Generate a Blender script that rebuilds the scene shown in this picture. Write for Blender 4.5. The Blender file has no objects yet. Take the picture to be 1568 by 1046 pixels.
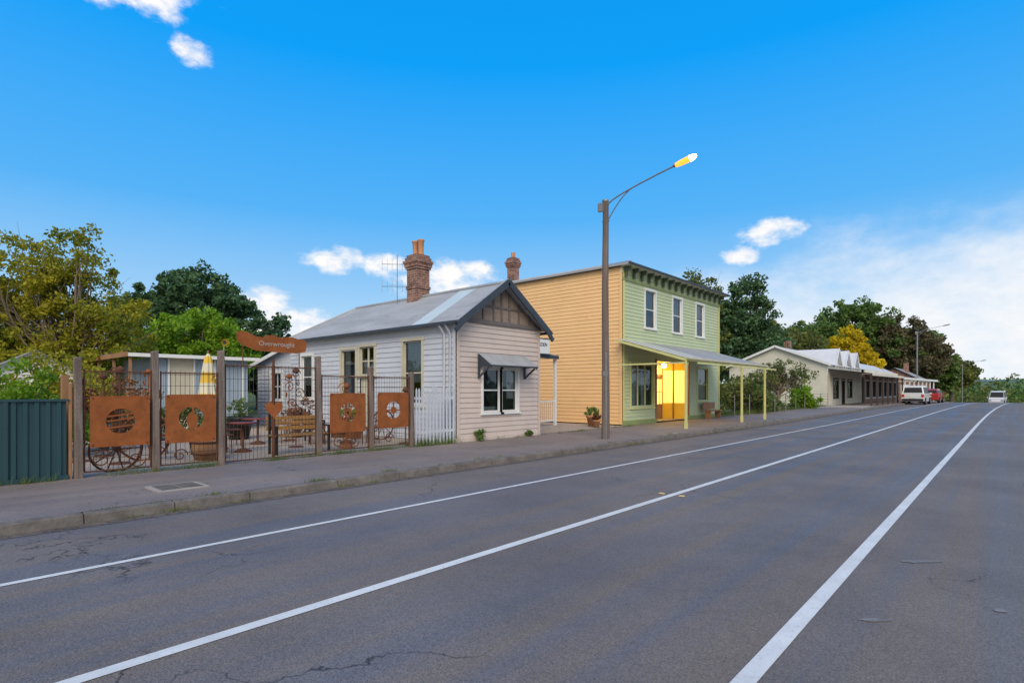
import bpy, math, random
import numpy as np
from mathutils import Vector
random.seed(7); rng=np.random.default_rng(7)
scene=bpy.context.scene
# ------------------------------------------------------------------ materials
def newmat(name):
    m=bpy.data.materials.new(name); m.use_nodes=True
    nt=m.node_tree; b=nt.nodes['Principled BSDF']; return m,nt,b
def srgb(r,g,b):
    f=lambda c:(c/255/12.92 if c/255<=0.04045 else ((c/255+0.055)/1.055)**2.4)
    return (f(r),f(g),f(b))
def mat(name,col,rough=0.7,var=0.25,scale=2.0,bump=0.0,bscale=40,metal=0.0,stretch=(1,1,1),dirt=None,spec=0.3):
    m,nt,b=newmat(name); N=nt.nodes; L=nt.links
    geo=N.new('ShaderNodeNewGeometry'); mp=N.new('ShaderNodeMapping'); mp.inputs['Scale'].default_value=stretch
    L.new(geo.outputs['Position'],mp.inputs[0])
    n=N.new('ShaderNodeTexNoise'); n.inputs['Scale'].default_value=scale; n.inputs['Detail'].default_value=6; n.inputs['Roughness'].default_value=0.65
    L.new(mp.outputs[0],n.inputs['Vector'])
    r=N.new('ShaderNodeValToRGB'); r.color_ramp.elements[0].position=0.3; r.color_ramp.elements[1].position=0.7
    lo=[c*(1-var) for c in col]; hi=[min(1,c*(1+var*0.6)) for c in col]
    r.color_ramp.elements[0].color=(*lo,1); r.color_ramp.elements[1].color=(*hi,1)
    L.new(n.outputs['Fac'],r.inputs[0]); out=r.outputs[0]
    if dirt:
        n2=N.new('ShaderNodeTexNoise'); n2.inputs['Scale'].default_value=dirt[1]; n2.inputs['Detail'].default_value=8; n2.inputs['Roughness'].default_value=0.7
        L.new(mp.outputs[0],n2.inputs['Vector'])
        rr=N.new('ShaderNodeValToRGB'); rr.color_ramp.elements[0].position=dirt[2]; rr.color_ramp.elements[1].position=dirt[2]+0.18
        L.new(n2.outputs['Fac'],rr.inputs[0])
        mx=N.new('ShaderNodeMixRGB'); mx.inputs[2].default_value=(*dirt[0],1)
        L.new(rr.outputs[0],mx.inputs[0]); L.new(out,mx.inputs[1]); out=mx.outputs[0]
    L.new(out,b.inputs['Base Color'])
    b.inputs['Roughness'].default_value=rough; b.inputs['Metallic'].default_value=metal
    b.inputs['Specular IOR Level'].default_value=spec
    if bump>0:
        n3=N.new('ShaderNodeTexNoise'); n3.inputs['Scale'].default_value=bscale; n3.inputs['Detail'].default_value=4
        L.new(geo.outputs['Position'],n3.inputs['Vector'])
        bp=N.new('ShaderNodeBump'); bp.inputs['Strength'].default_value=bump; bp.inputs['Distance'].default_value=0.02
        L.new(n3.outputs['Fac'],bp.inputs['Height']); L.new(bp.outputs[0],b.inputs['Normal'])
    return m
def emit(name,col,s):
    m,nt,b=newmat(name); b.inputs['Base Color'].default_value=(*col,1)
    b.inputs['Emission Color'].default_value=(*col,1); b.inputs['Emission Strength'].default_value=s; return m
def glassmat(name,tint=(0.8,0.85,0.9)):
    m,nt,b=newmat(name); N=nt.nodes; L=nt.links; N.remove(b)
    t=N.new('ShaderNodeBsdfTransparent'); t.inputs[0].default_value=(0.75,0.8,0.8,1)
    g=N.new('ShaderNodeBsdfGlossy'); g.inputs[0].default_value=(*tint,1); g.inputs['Roughness'].default_value=0.03
    fr=N.new('ShaderNodeFresnel'); fr.inputs[0].default_value=1.85
    geo=N.new('ShaderNodeNewGeometry'); n=N.new('ShaderNodeTexNoise'); n.inputs['Scale'].default_value=1.3
    L.new(geo.outputs['Position'],n.inputs['Vector'])
    bp=N.new('ShaderNodeBump'); bp.inputs['Strength'].default_value=0.25; bp.inputs['Distance'].default_value=0.05
    L.new(n.outputs['Fac'],bp.inputs['Height']); L.new(bp.outputs[0],g.inputs['Normal'])
    mx=N.new('ShaderNodeMixShader'); L.new(fr.outputs[0],mx.inputs[0]); L.new(t.outputs[0],mx.inputs[1]); L.new(g.outputs[0],mx.inputs[2])
    L.new(mx.outputs[0],N['Material Output'].inputs[0]); return m
def leafmat(name,dark,light,trans=0.35):
    m,nt,b=newmat(name); N=nt.nodes; L=nt.links
    geo=N.new('ShaderNodeNewGeometry')
    n=N.new('ShaderNodeTexNoise'); n.inputs['Scale'].default_value=0.6; n.inputs['Detail'].default_value=3
    L.new(geo.outputs['Position'],n.inputs['Vector'])
    a=N.new('ShaderNodeMath'); a.operation='MULTIPLY_ADD'; a.inputs[1].default_value=0.55
    L.new(geo.outputs['Random Per Island'],a.inputs[0])
    s=N.new('ShaderNodeMath'); s.operation='MULTIPLY_ADD'; s.inputs[1].default_value=1.7; s.inputs[2].default_value=-0.58
    L.new(n.outputs['Fac'],s.inputs[0]); L.new(s.outputs[0],a.inputs[2])
    r=N.new('ShaderNodeValToRGB'); r.color_ramp.elements[0].color=(*dark,1); r.color_ramp.elements[1].color=(*light,1)
    L.new(a.outputs[0],r.inputs[0]); L.new(r.outputs[0],b.inputs['Base Color'])
    b.inputs['Roughness'].default_value=0.6; b.inputs['Specular IOR Level'].default_value=0.25
    t=N.new('ShaderNodeBsdfTranslucent'); L.new(r.outputs[0],t.inputs[0])
    mx=N.new('ShaderNodeMixShader'); mx.inputs[0].default_value=trans
    L.new(b.outputs[0],mx.inputs[1]); L.new(t.outputs[0],mx.inputs[2]); L.new(mx.outputs[0],N['Material Output'].inputs[0])
    return m
# ------------------------------------------------------------------ mesh collector
class M:
    def __init__(s): s.v=[]; s.f=[]; s.m=[]; s.sm=[]; s.mats=[]
    def mi(s,mt):
        if mt not in s.mats: s.mats.append(mt)
        return s.mats.index(mt)
    def add(s,vs,fs,mt,smooth=False):
        o=len(s.v); s.v.extend([tuple(p) for p in vs]); k=s.mi(mt)
        for f in fs: s.f.append([i+o for i in f]); s.m.append(k); s.sm.append(smooth)
    def box(s,x0,x1,y0,y1,z0,z1,mt):
        s.add([(x0,y0,z0),(x1,y0,z0),(x1,y1,z0),(x0,y1,z0),(x0,y0,z1),(x1,y0,z1),(x1,y1,z1),(x0,y1,z1)],
          [(0,3,2,1),(4,5,6,7),(0,1,5,4),(1,2,6,5),(2,3,7,6),(3,0,4,7)],mt)
    def ob(s,P,D,N,s0,s1,n0,n1,z0,z1,mt):
        def p(a,n,z): return (P[0]+D[0]*a+N[0]*n,P[1]+D[1]*a+N[1]*n,z)
        s.add([p(s0,n0,z0),p(s1,n0,z0),p(s1,n1,z0),p(s0,n1,z0),p(s0,n0,z1),p(s1,n0,z1),p(s1,n1,z1),p(s0,n1,z1)],
          [(0,3,2,1),(4,5,6,7),(0,1,5,4),(1,2,6,5),(2,3,7,6),(3,0,4,7)],mt)
    def beam(s,p0,p1,w,h,mt,up=(0,0,1)):
        p0=Vector(p0);p1=Vector(p1);d=(p1-p0).normalized(); u=Vector(up)
        r=d.cross(u)
        if r.length<1e-4: r=d.cross(Vector((1,0,0)))
        r.normalize(); u=r.cross(d).normalized()
        vs=[]
        for p in (p0,p1):
            for a,b in ((-1,-1),(1,-1),(1,1),(-1,1)): vs.append(p+r*a*w/2+u*b*h/2)
        s.add(vs,[(0,3,2,1),(4,5,6,7),(0,1,5,4),(1,2,6,5),(2,3,7,6),(3,0,4,7)],mt)
    def tube(s,pts,rs,mt,n=8,cap=True):
        pts=[Vector(p) for p in pts]
        if not isinstance(rs,(list,tuple)): rs=[rs]*len(pts)
        vs=[];fs=[]
        for i,p in enumerate(pts):
            d=(pts[min(i+1,len(pts)-1)]-pts[max(i-1,0)])
            if d.length<1e-6: d=Vector((0,0,1))
            d.normalize()
            a=d.cross(Vector((0,0,1)))
            if a.length<0.05: a=d.cross(Vector((1,0,0)))
            a.normalize(); b=d.cross(a)
            for k in range(n):
                t=2*math.pi*k/n; vs.append(p+(a*math.cos(t)+b*math.sin(t))*rs[i])
        for i in range(len(pts)-1):
            for k in range(n):
                fs.append((i*n+k,i*n+(k+1)%n,(i+1)*n+(k+1)%n,(i+1)*n+k))
        s.add(vs,fs,mt,n>4)
        if cap:
            s.add(vs[:n],[tuple(range(n))],mt); s.add(vs[-n:],[tuple(range(n))],mt)
    def lathe(s,c,prof,mt,n=20):
        pts=[(c[0],c[1],c[2]+z) for r,z in prof]; rs=[r for r,z in prof]
        vs=[];fs=[]
        for (x,y,z),r in zip(pts,rs):
            for k in range(n):
                t=2*math.pi*k/n; vs.append((x+r*math.cos(t),y+r*math.sin(t),z))
        for i in range(len(pts)-1):
            for k in range(n): fs.append((i*n+k,i*n+(k+1)%n,(i+1)*n+(k+1)%n,(i+1)*n+k))
        s.add(vs,fs,mt,True)
    def boards(s,P,D,N,L,z0,z1,mt,pitch=0.15,op=[],clip=None):
        rows=max(1,round((z1-z0)/pitch)); pt=(z1-z0)/rows
        for i in range(rows):
            za=z0+i*pt; zb=za+pt; zm=(za+zb)/2
            iv=[clip(zm)] if clip else [(0,L)]
            for (a,b,c,d) in op:
                if c<zm<d:
                    n2=[]
                    for (p,q) in iv:
                        if b<=p or a>=q: n2.append((p,q)); continue
                        if a>p: n2.append((p,a))
                        if b<q: n2.append((b,q))
                    iv=n2
            for (p,q) in iv:
                if q-p<0.01: continue
                def pt3(a,n,z): return (P[0]+D[0]*a+N[0]*n,P[1]+D[1]*a+N[1]*n,z)
                s.add([pt3(p,.026,za-.006),pt3(q,.026,za-.006),pt3(q,.004,zb),pt3(p,.004,zb),pt3(p,0,za-.006),pt3(q,0,za-.006)],[(0,1,2,3),(4,5,1,0)],mt)
    def corr(s,A,S,L,U,lenf,mt,pitch=0.09,amp=0.011,alt=None):
        A=Vector(A);S=Vector(S).normalized();U=Vector(U).normalized();nn=S.cross(U)
        if nn.z<0: nn=-nn
        n=int(L/pitch*4); vs=[]
        for i in range(n+1):
            a=L*i/n; lo,hi=lenf(a); o=nn*amp*math.sin(a/pitch*2*math.pi)
            vs.append(A+S*a+U*lo+o); vs.append(A+S*a+U*hi+o)
        f1=[];f2=[]
        for i in range(n):
            a=L*i/n; q=(2*i,2*i+2,2*i+3,2*i+1)
            (f2 if alt and alt[0](a) else f1).append(q)
        s.add(vs,f1,mt,True)
        if f2: s.add(vs,f2,alt[1],True)
    def window(s,P,D,N,s0,s1,z0,z1,fr,gl,bl,cols=1,rows=2,aw=0.1,sillw=0.08,lining=None):
        o=s.ob
        o(P,D,N,s0-aw,s0,0,.045,z0-.02,z1,fr); o(P,D,N,s1,s1+aw,0,.045,z0-.02,z1,fr)
        o(P,D,N,s0-aw-.03,s1+aw+.03,0,.055,z1,z1+aw,fr)
        o(P,D,N,s0-aw-.04,s1+aw+.04,-.05,sillw,z0-.08,z0-.02,fr)
        o(P,D,N,s0-.02,s0,-.12,-.001,z0-.02,z1,fr); o(P,D,N,s1,s1+.02,-.12,-.001,z0-.02,z1,fr)
        w=.04; n0,n1=-.07,-.035
        for c in range(cols):
            a=s0+(s1-s0)*c/cols; b=s0+(s1-s0)*(c+1)/cols
            o(P,D,N,a+.001,a+w,n0,n1,z0,z1,fr); o(P,D,N,b-w,b-.001,n0,n1,z0,z1,fr)
            for r in range(rows+1):
                z=z0+(z1-z0-w)*r/rows
                o(P,D,N,a+w,b-w,n0,n1-.003,z,z+w,fr)
        def p(a,n,z): return (P[0]+D[0]*a+N[0]*n,P[1]+D[1]*a+N[1]*n,z)
        fo=(0,1,2,3) if (D[1]*N[0]-D[0]*N[1])>0 else (3,2,1,0)
        s.add([p(s0,-.055,z0),p(s1,-.055,z0),p(s1,-.055,z1),p(s0,-.055,z1)],[fo],gl)
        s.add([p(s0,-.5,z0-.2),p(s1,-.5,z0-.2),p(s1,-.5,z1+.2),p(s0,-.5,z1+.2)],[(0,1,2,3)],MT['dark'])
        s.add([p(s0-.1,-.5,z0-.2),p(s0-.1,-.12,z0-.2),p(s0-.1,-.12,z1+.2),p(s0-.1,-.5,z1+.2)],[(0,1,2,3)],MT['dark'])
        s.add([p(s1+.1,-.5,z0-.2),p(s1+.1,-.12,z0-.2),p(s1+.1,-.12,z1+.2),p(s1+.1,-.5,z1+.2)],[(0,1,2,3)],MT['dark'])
        if bl:
            for (fa,fb,za,zb) in bl[1]:
                a=s0+(s1-s0)*fa;b=s0+(s1-s0)*fb;n=max(2,int((b-a)/.03));vs=[];fs=[]
                for i in range(n+1):
                    t=a+(b-a)*i/n; nn=-.14+.015*math.sin(t*60)
                    vs+= [p(t,nn,z0+(z1-z0)*za),p(t,nn,z0+(z1-z0)*zb)]
                for i in range(n): fs.append((2*i,2*i+2,2*i+3,2*i+1))
                s.add(vs,fs,bl[0],True)
    def obj(s,name,parent=None,bevel=0):
        me=bpy.data.meshes.new(name); me.from_pydata(s.v,[],s.f); 
        for mt in s.mats: me.materials.append(mt)
        me.polygons.foreach_set('material_index',s.m); me.polygons.foreach_set('use_smooth',s.sm); me.update()
        ob=bpy.data.objects.new(name,me); scene.collection.objects.link(ob)
        if parent: ob.parent=parent
        if bevel:
            md=ob.modifiers.new('bevel','BEVEL'); md.width=bevel; md.segments=2; md.limit_method='ANGLE'
        return ob
def empty(name,loc=(0,0,0)):
    e=bpy.data.objects.new(name,None); scene.collection.objects.link(e); return e
def group(name,parts,bevel={}):
    e=empty(name)
    for k,m in parts.items(): 
        if m.f: m.obj(k,e,bevel.get(k,0))
    return e
class Parts(dict):
    def __missing__(s,k): s[k]=M(); return s[k]
# ------------------------------------------------------------------ terrain profile
def sst(a,b,x):
    t=min(1,max(0,(x-a)/(b-a))); return t*t*(3-2*t)
def prof(Y):
    z=0.2*sst(25,75,Y)
    if Y>75: u=min(Y-75,80); z-=0.0006*u*u
    if Y>155: z-=0.096*(Y-155)
    return max(z,-14)
def sh(Y): 
    if Y<=30: return 0
    u=min(Y,200)-30; r=0.0004*u*u
    if Y>200: r+=0.136*(Y-200)
    return r
# ------------------------------------------------------------------ material library
MT={}
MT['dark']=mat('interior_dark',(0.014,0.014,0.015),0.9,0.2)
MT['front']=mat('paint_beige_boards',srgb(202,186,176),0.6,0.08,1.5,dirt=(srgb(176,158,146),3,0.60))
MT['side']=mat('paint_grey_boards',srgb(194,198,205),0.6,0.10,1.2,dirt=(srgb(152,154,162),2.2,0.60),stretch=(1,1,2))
MT['slate']=mat('paint_slate',(0.05,0.062,0.078),0.5,0.2,3)
MT['white']=mat('paint_white',(0.75,0.75,0.73),0.45,0.08,3)
MT['cream']=mat('paint_cream',(0.56,0.52,0.40),0.5,0.1,3)
MT['zinc']=mat('galvanised_roof',(0.37,0.38,0.39),0.55,0.2,1.0,metal=0.15,dirt=((0.25,0.25,0.255),1.7,0.56),stretch=(.6,2,1))
MT['zinc_new']=mat('galvanised_roof_new',(0.50,0.59,0.62),0.45,0.08,1.5,metal=0.15)
def brickmat(name,c1,c2,mortar,scale=1.0):
    m,nt,b=newmat(name);N=nt.nodes;L=nt.links
    geo=N.new('ShaderNodeNewGeometry'); sx=N.new('ShaderNodeSeparateXYZ'); L.new(geo.outputs['Position'],sx.inputs[0])
    ad=N.new('ShaderNodeMath');ad.operation='ADD';L.new(sx.outputs[0],ad.inputs[0]);L.new(sx.outputs[1],ad.inputs[1])
    cb=N.new('ShaderNodeCombineXYZ');L.new(ad.outputs[0],cb.inputs[0]);L.new(sx.outputs[2],cb.inputs[1])
    br=N.new('ShaderNodeTexBrick');L.new(cb.outputs[0],br.inputs['Vector'])
    br.inputs['Color1'].default_value=(*c1,1);br.inputs['Color2'].default_value=(*c2,1);br.inputs['Mortar'].default_value=(*mortar,1)
    br.inputs['Scale'].default_value=scale;br.inputs['Brick Width'].default_value=0.22;br.inputs['Row Height'].default_value=0.085;br.inputs['Mortar Size'].default_value=0.008
    n=N.new('ShaderNodeTexNoise');n.inputs['Scale'].default_value=5;n.inputs['Detail'].default_value=6;L.new(geo.outputs['Position'],n.inputs['Vector'])
    mx=N.new('ShaderNodeMixRGB');mx.blend_type='MULTIPLY';mx.inputs[0].default_value=0.8
    r=N.new('ShaderNodeValToRGB');r.color_ramp.elements[0].position=.35;r.color_ramp.elements[0].color=(.35,.35,.35,1);r.color_ramp.elements[1].position=.6
    L.new(n.outputs['Fac'],r.inputs[0]);L.new(br.outputs[0],mx.inputs[1]);L.new(r.outputs[0],mx.inputs[2]);L.new(mx.outputs[0],b.inputs['Base Color'])
    b.inputs['Roughness'].default_value=.85;return m
MT['brick']=brickmat('red_brick',(0.36,0.15,0.10),(0.27,0.12,0.08),(0.40,0.35,0.30))
MT['terra']=mat('terracotta',(0.50,0.24,0.12),0.8,0.25,6)
MT['yellow']=mat('paint_peach_boards',srgb(240,194,136),0.55,0.06,1.2,dirt=(srgb(222,172,114),1.6,0.58))
MT['green']=mat('paint_pale_green_boards',srgb(188,198,158),0.55,0.07,1.2,dirt=(srgb(168,180,138),1.8,0.60))
MT['greentrim']=mat('paint_mid_green',srgb(146,156,102),0.5,0.12,3)
MT['dkgreen']=mat('paint_bracket_green',srgb(84,96,74),0.5,0.12,3)
MT['lime']=mat('paint_yellow_green',srgb(206,204,136),0.5,0.1,3)
MT['glass']=glassmat('window_glass')
MT['curtain']=mat('curtain_white',(0.65,0.65,0.62),0.9,0.1,5)
MT['blind']=mat('blind_grey',(0.40,0.43,0.42),0.9,0.1,5)
MT['rust']=mat('rusted_steel',(0.29,0.09,0.025),0.85,0.3,4,bump=.3,bscale=60,dirt=((0.17,0.055,0.022),7,0.55))
MT['rust2']=mat('rusted_steel_dark',(0.12,0.05,0.03),0.85,0.35,6)
MT['wire']=mat('fence_wire',(0.09,0.065,0.055),0.6,0.2,6,metal=.3)
MT['sleeper']=mat('weathered_sleeper',(0.19,0.145,0.12),0.9,0.45,9,bump=.6,bscale=30,stretch=(1,1,.12),dirt=((0.30,0.25,0.22),6,0.55))
MT['timber']=mat('brown_timber',(0.34,0.18,0.09),0.7,0.3,8,stretch=(1,1,.15))
MT['seat']=mat('bench_timber',(0.42,0.22,0.07),0.7,0.3,8)
MT['teal']=mat('teal_colorbond',(0.024,0.066,0.078),0.5,0.12,1)
MT['pole']=mat('weathered_pole_wood',(0.17,0.135,0.115),0.9,0.4,7,bump=.5,bscale=30,stretch=(1,1,.06),dirt=((0.26,0.22,0.19),4,0.55))
MT['steel']=mat('galvanised_steel',(0.26,0.26,0.26),0.5,0.2,5,metal=.4)
MT['kerb']=mat('kerb_bluestone',(0.18,0.155,0.135),0.9,0.4,3,bump=.5,bscale=25,dirt=((0.11,0.10,0.09),5,0.50))
MT['conc']=mat('concrete',(0.38,0.34,0.29),0.9,0.25,4,bump=.3,bscale=50)
MT['bark']=mat('bark',(0.12,0.09,0.07),0.95,0.4,6,bump=.5,bscale=20)
MT['bark2']=mat('bark_grey',(0.24,0.18,0.13),0.95,0.3,6)
MT['tyre']=mat('tyre_rubber',(0.02,0.02,0.02),0.85,0.2,5)
MT['chrome']=mat('wheel_alloy',(0.4,0.4,0.42),0.35,0.1,5,metal=.8)
MT['red']=mat('tail_light_red',(0.5,0.02,0.015),0.3,0.1,5)
MT['black']=mat('black_metal',(0.02,0.02,0.02),0.4,0.2,5)
MT['brown']=mat('dark_brown_paint',(0.07,0.045,0.035),0.6,0.2,3)
MT['shingle']=mat('gable_sheeting',srgb(150,132,118),0.85,0.25,12,bump=.4,bscale=40)
MT['batten']=mat('gable_batten',srgb(112,104,102),0.7,0.15,5)
MT['gravel']=mat('gravel',(0.46,0.37,0.29),0.95,0.4,22,bump=.8,bscale=60,dirt=((0.26,0.21,0.165),2,0.58))
def asphalt(name,base,track=None,warm=(0.085,0.07,0.06)):
    m,nt,b=newmat(name);N=nt.nodes;L=nt.links
    geo=N.new('ShaderNodeNewGeometry')
    def noise(sc,det,stretch=None,rg=.6):
        n=N.new('ShaderNodeTexNoise');n.inputs['Scale'].default_value=sc;n.inputs['Detail'].default_value=det;n.inputs['Roughness'].default_value=rg
        if stretch:
            mp=N.new('ShaderNodeMapping');mp.inputs['Scale'].default_value=stretch;L.new(geo.outputs['Position'],mp.inputs[0]);L.new(mp.outputs[0],n.inputs['Vector'])
        else: L.new(geo.outputs['Position'],n.inputs['Vector'])
        return n
    def ramp(n,p0,p1,c0,c1):
        r=N.new('ShaderNodeValToRGB');r.color_ramp.elements[0].position=p0;r.color_ramp.elements[1].position=p1
        r.color_ramp.elements[0].color=(*c0,1);r.color_ramp.elements[1].color=(*c1,1);L.new(n.outputs[0],r.inputs[0]);return r
    streak=noise(1.5,6,(1.3,.035,1),.62); a=ramp(streak,.40,.60,base,warm)
    patch=noise(.35,8,None,.65); 
    mx=N.new('ShaderNodeMixRGB');mx.blend_type='MULTIPLY';mx.inputs[0].default_value=1
    p=ramp(patch,.3,.7,(.76,.76,.78),(1.2,1.19,1.18));L.new(a.outputs[0],mx.inputs[1]);L.new(p.outputs[0],mx.inputs[2])
    fine=noise(90,3,None,.7); g=ramp(fine,.3,.72,(.5,.5,.5),(1.6,1.57,1.53))
    m2=N.new('ShaderNodeMixRGB');m2.blend_type='MULTIPLY';m2.inputs[0].default_value=1;L.new(mx.outputs[0],m2.inputs[1]);L.new(g.outputs[0],m2.inputs[2])
    sc=noise(2.6,9,(1,.35,1),.75); sr=ramp(sc,.64,.78,(0,0,0),(.4,.4,.4))
    ms_=N.new('ShaderNodeMixRGB');ms_.inputs[2].default_value=(.28,.255,.235,1);L.new(sr.outputs[0],ms_.inputs[0]);L.new(m2.outputs[0],ms_.inputs[1])
    wv=noise(1.6,4); va=N.new('ShaderNodeVectorMath');va.operation='MULTIPLY_ADD';va.inputs[1].default_value=(.9,.9,.9)
    L.new(wv.outputs['Color'],va.inputs[0]);L.new(geo.outputs['Position'],va.inputs[2])
    vo=N.new('ShaderNodeTexVoronoi');vo.feature='DISTANCE_TO_EDGE';vo.inputs['Scale'].default_value=.42;L.new(va.outputs[0],vo.inputs['Vector'])
    cr=ramp(vo,.0,.005,(1,1,1),(0,0,0)); ms=noise(.3,2); mr=ramp(ms,.55,.6,(0,0,0),(1,1,1))
    mm=N.new('ShaderNodeMath');mm.operation='MULTIPLY';L.new(cr.outputs[0],mm.inputs[0]);L.new(mr.outputs[0],mm.inputs[1])
    m3=N.new('ShaderNodeMixRGB');m3.inputs[2].default_value=(.035,.03,.028,1);L.new(mm.outputs[0],m3.inputs[0]);L.new(ms_.outputs[0],m3.inputs[1])
    L.new(m3.outputs[0],b.inputs['Base Color'])
    rr=ramp(streak,.35,.65,(.5,.5,.5),(.82,.82,.82));L.new(rr.outputs[0],b.inputs['Roughness'])
    b.inputs['Specular IOR Level'].default_value=.35
    bp=N.new('ShaderNodeBump');bp.inputs['Strength'].default_value=.5;bp.inputs['Distance'].default_value=.01;L.new(fine.outputs[0],bp.inputs['Height']);L.new(bp.outputs[0],b.inputs['Normal'])
    return m
MT['asphalt']=asphalt('road_asphalt',(0.142,0.133,0.140),warm=(0.178,0.148,0.126))
MT['shoulder']=asphalt('shoulder_asphalt',(0.152,0.135,0.128),warm=(0.180,0.149,0.127))
MT['path']=asphalt('footpath_asphalt',(0.20,0.17,0.158),warm=(0.23,0.188,0.165))
MT['paint']=mat('road_paint',(0.70,0.69,0.66),0.6,0.15,3,dirt=((0.22,0.21,0.20),38,0.57))
MT['fadepaint']=mat('faded_road_paint',(0.25,0.23,0.215),0.7,0.2,6,dirt=((0.155,0.137,0.127),16,0.42))
MT['grass']=mat('grass_ground',(0.09,0.11,0.035),0.95,0.5,1.2,bump=.6,bscale=20,dirt=((0.17,0.14,0.08),.4,0.55))
# ------------------------------------------------------------------ ground
def sheet(name,xs,ys,zf,mt,curve=True):
    vs=[];fs=[]
    for y in ys:
        for x in xs: vs.append((x+(sh(y) if curve else 0),y,zf(x,y)))
    nx=len(xs)
    for j in range(len(ys)-1):
        for i in range(nx-1): fs.append((j*nx+i,j*nx+i+1,(j+1)*nx+i+1,(j+1)*nx+i))
    m=M();m.add(vs,fs,mt,True);return m.obj(name)
ysn=[-60,-30,-10,0,10,20]+list(range(25,160,5))+list(range(165,320,15))
ysf=[400,500,650,800,1000,1300,1600,2000,2500,3200,4000]
def gz(x,y):
    z=prof(y)
    z+= -0.05 if x>-8.35 else 0.085
    r=math.hypot(x,y)
    if r>500: z+= sst(500,2200,r)*(18+8*math.sin(x*.0021+1.0))
    return z
sheet('ground',[-4000,-2500,-1500,-900,-500,-300,-200,-120,-80,-50,-35,-22,-12,-8.6,-8.34,-4,0,4,8,20,50,90,150,300,600,1000,1600,2500,4000],[-4000,-2000,-800,-200,-100]+ysn+ysf,gz,MT['grass'],False)
hm=mat('hazy_wooded_hill',(0.10,0.155,0.075),0.95,0.5,.02,dirt=((0.24,0.25,0.13),.012,0.52))  # green lightened with painted distance haze
hm2=mat('hazy_far_ridge',(0.16,0.22,0.20),0.95,0.2,.01)  # bluish air haze painted into the ridge colour
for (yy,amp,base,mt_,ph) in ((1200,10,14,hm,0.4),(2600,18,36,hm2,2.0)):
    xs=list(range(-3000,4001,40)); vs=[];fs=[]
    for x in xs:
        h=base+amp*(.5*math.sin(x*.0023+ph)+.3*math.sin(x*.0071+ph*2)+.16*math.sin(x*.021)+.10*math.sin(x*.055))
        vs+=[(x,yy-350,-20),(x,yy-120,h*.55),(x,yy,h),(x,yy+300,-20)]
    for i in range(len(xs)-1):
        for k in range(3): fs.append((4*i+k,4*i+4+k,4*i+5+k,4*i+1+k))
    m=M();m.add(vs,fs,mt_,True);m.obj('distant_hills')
ysr=[-60,-20,0,10,20]+list(range(25,240,5))
sheet('road',[-8.22,-6,-4,-1.6],ysr,lambda x,y:prof(y)+.004,MT['asphalt'])
sheet('road_shoulder',[-1.6,1,4.5],ysr,lambda x,y:prof(y)+.004,MT['shoulder'])
def strip(m,xc,w,ys,mt,dz=.009):
    for i in range(len(ys)-1):
        a,b=ys[i],ys[i+1]
        m.add([(xc-w/2+sh(a),a,prof(a)+dz),(xc+w/2+sh(a),a,prof(a)+dz),(xc+w/2+sh(b),b,prof(b)+dz),(xc-w/2+sh(b),b,prof(b)+dz)],[(0,1,2,3)],mt)
m=M()
strip(m,-6.14,.08,ysr,MT['paint']);strip(m,-3.82,.105,ysr,MT['paint']);strip(m,-1.08,.11,ysr,MT['paint'])
R_=random.Random(5)
for (x,y,w,l) in [(-.61,6.39,.42,.09),(-.69,4.55,.24,.06),(-.05,5.35,.10,.07)]:
    n=14; vs=[]
    for k in range(n):
        t=2*math.pi*k/n; u=w/2*math.cos(t)*(.75+.4*R_.random()); v_=l/2*math.sin(t)*(.7+.5*R_.random())
        vs.append((x+u*.745-v_*.667,y+u*.667+v_*.745,.009))
    m.add(vs,[tuple(range(n))],MT['fadepaint'])
m.obj('road_markings')
MT['amber']=mat('amber_marker',(0.62,0.45,0.2),0.4,0.1,5)
m=M()
for (x,y) in [(-3.98,7.9),(-3.66,7.9)]:
    m.add([(x-.045,y-.03,.011),(x+.045,y-.03,.011),(x+.045,y+.03,.011),(x-.045,y+.03,.011),(x-.03,y-.015,.024),(x+.03,y-.015,.024),(x+.03,y+.02,.024),(x-.03,y+.02,.024)],[(0,1,5,4),(1,2,6,5),(2,3,7,6),(3,0,4,7),(4,5,6,7)],MT['amber'])
m.obj('pavement_reflector_markers')
sheet('footpath',[-11.9,-11,-10,-9,-8.36],[-60,-20,0,10,20]+list(range(25,150,5)),lambda x,y:prof(y)+.125+.006*math.sin(x*2+y*.7),MT['path'])
m=M(); y=-30.0
while y<140:
    l=random.uniform(.9,1.5); a=y+.004; b=y+l-.004; t=random.uniform(-.004,.004); o=random.uniform(-.005,.005)
    z0a,z0b=prof(a),prof(b); sa,sb=sh(a),sh(b)
    A=[(-8.36+sa,a,z0a-.1),(-8.2+o+sa,a,z0a-.1),(-8.235+o+sa,a,z0a+.118+t),(-8.36+sa,a,z0a+.133+t)]
    Bq=[(-8.36+sb,b,z0b-.1),(-8.2+o+sb,b,z0b-.1),(-8.235+o+sb,b,z0b+.118+t),(-8.36+sb,b,z0b+.133+t)]
    m.add(A+Bq,[(0,1,2,3),(4,7,6,5),(0,4,5,1),(1,5,6,2),(2,6,7,3),(3,7,4,0)],MT['kerb'])
    y+=l
k=m.obj('kerb',bevel=.012)
m=M(); strip(m,-8.10,.2,ysr,mat('gutter_grit',(0.12,0.10,0.085),0.9,0.4,6,bump=.4,dirt=((0.17,0.14,0.11),2,0.5)),.0075); m.obj('gutter')
m=M(); m.box(-9.75,-9.1,2.55,3.25,.12,.142,MT['conc']); m.box(-9.68,-9.17,2.62,2.885,.1425,.147,MT['kerb']); m.box(-9.68,-9.17,2.9,3.18,.1425,.147,MT['kerb']); m.obj('utility_pit_cover',bevel=.004)
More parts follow.
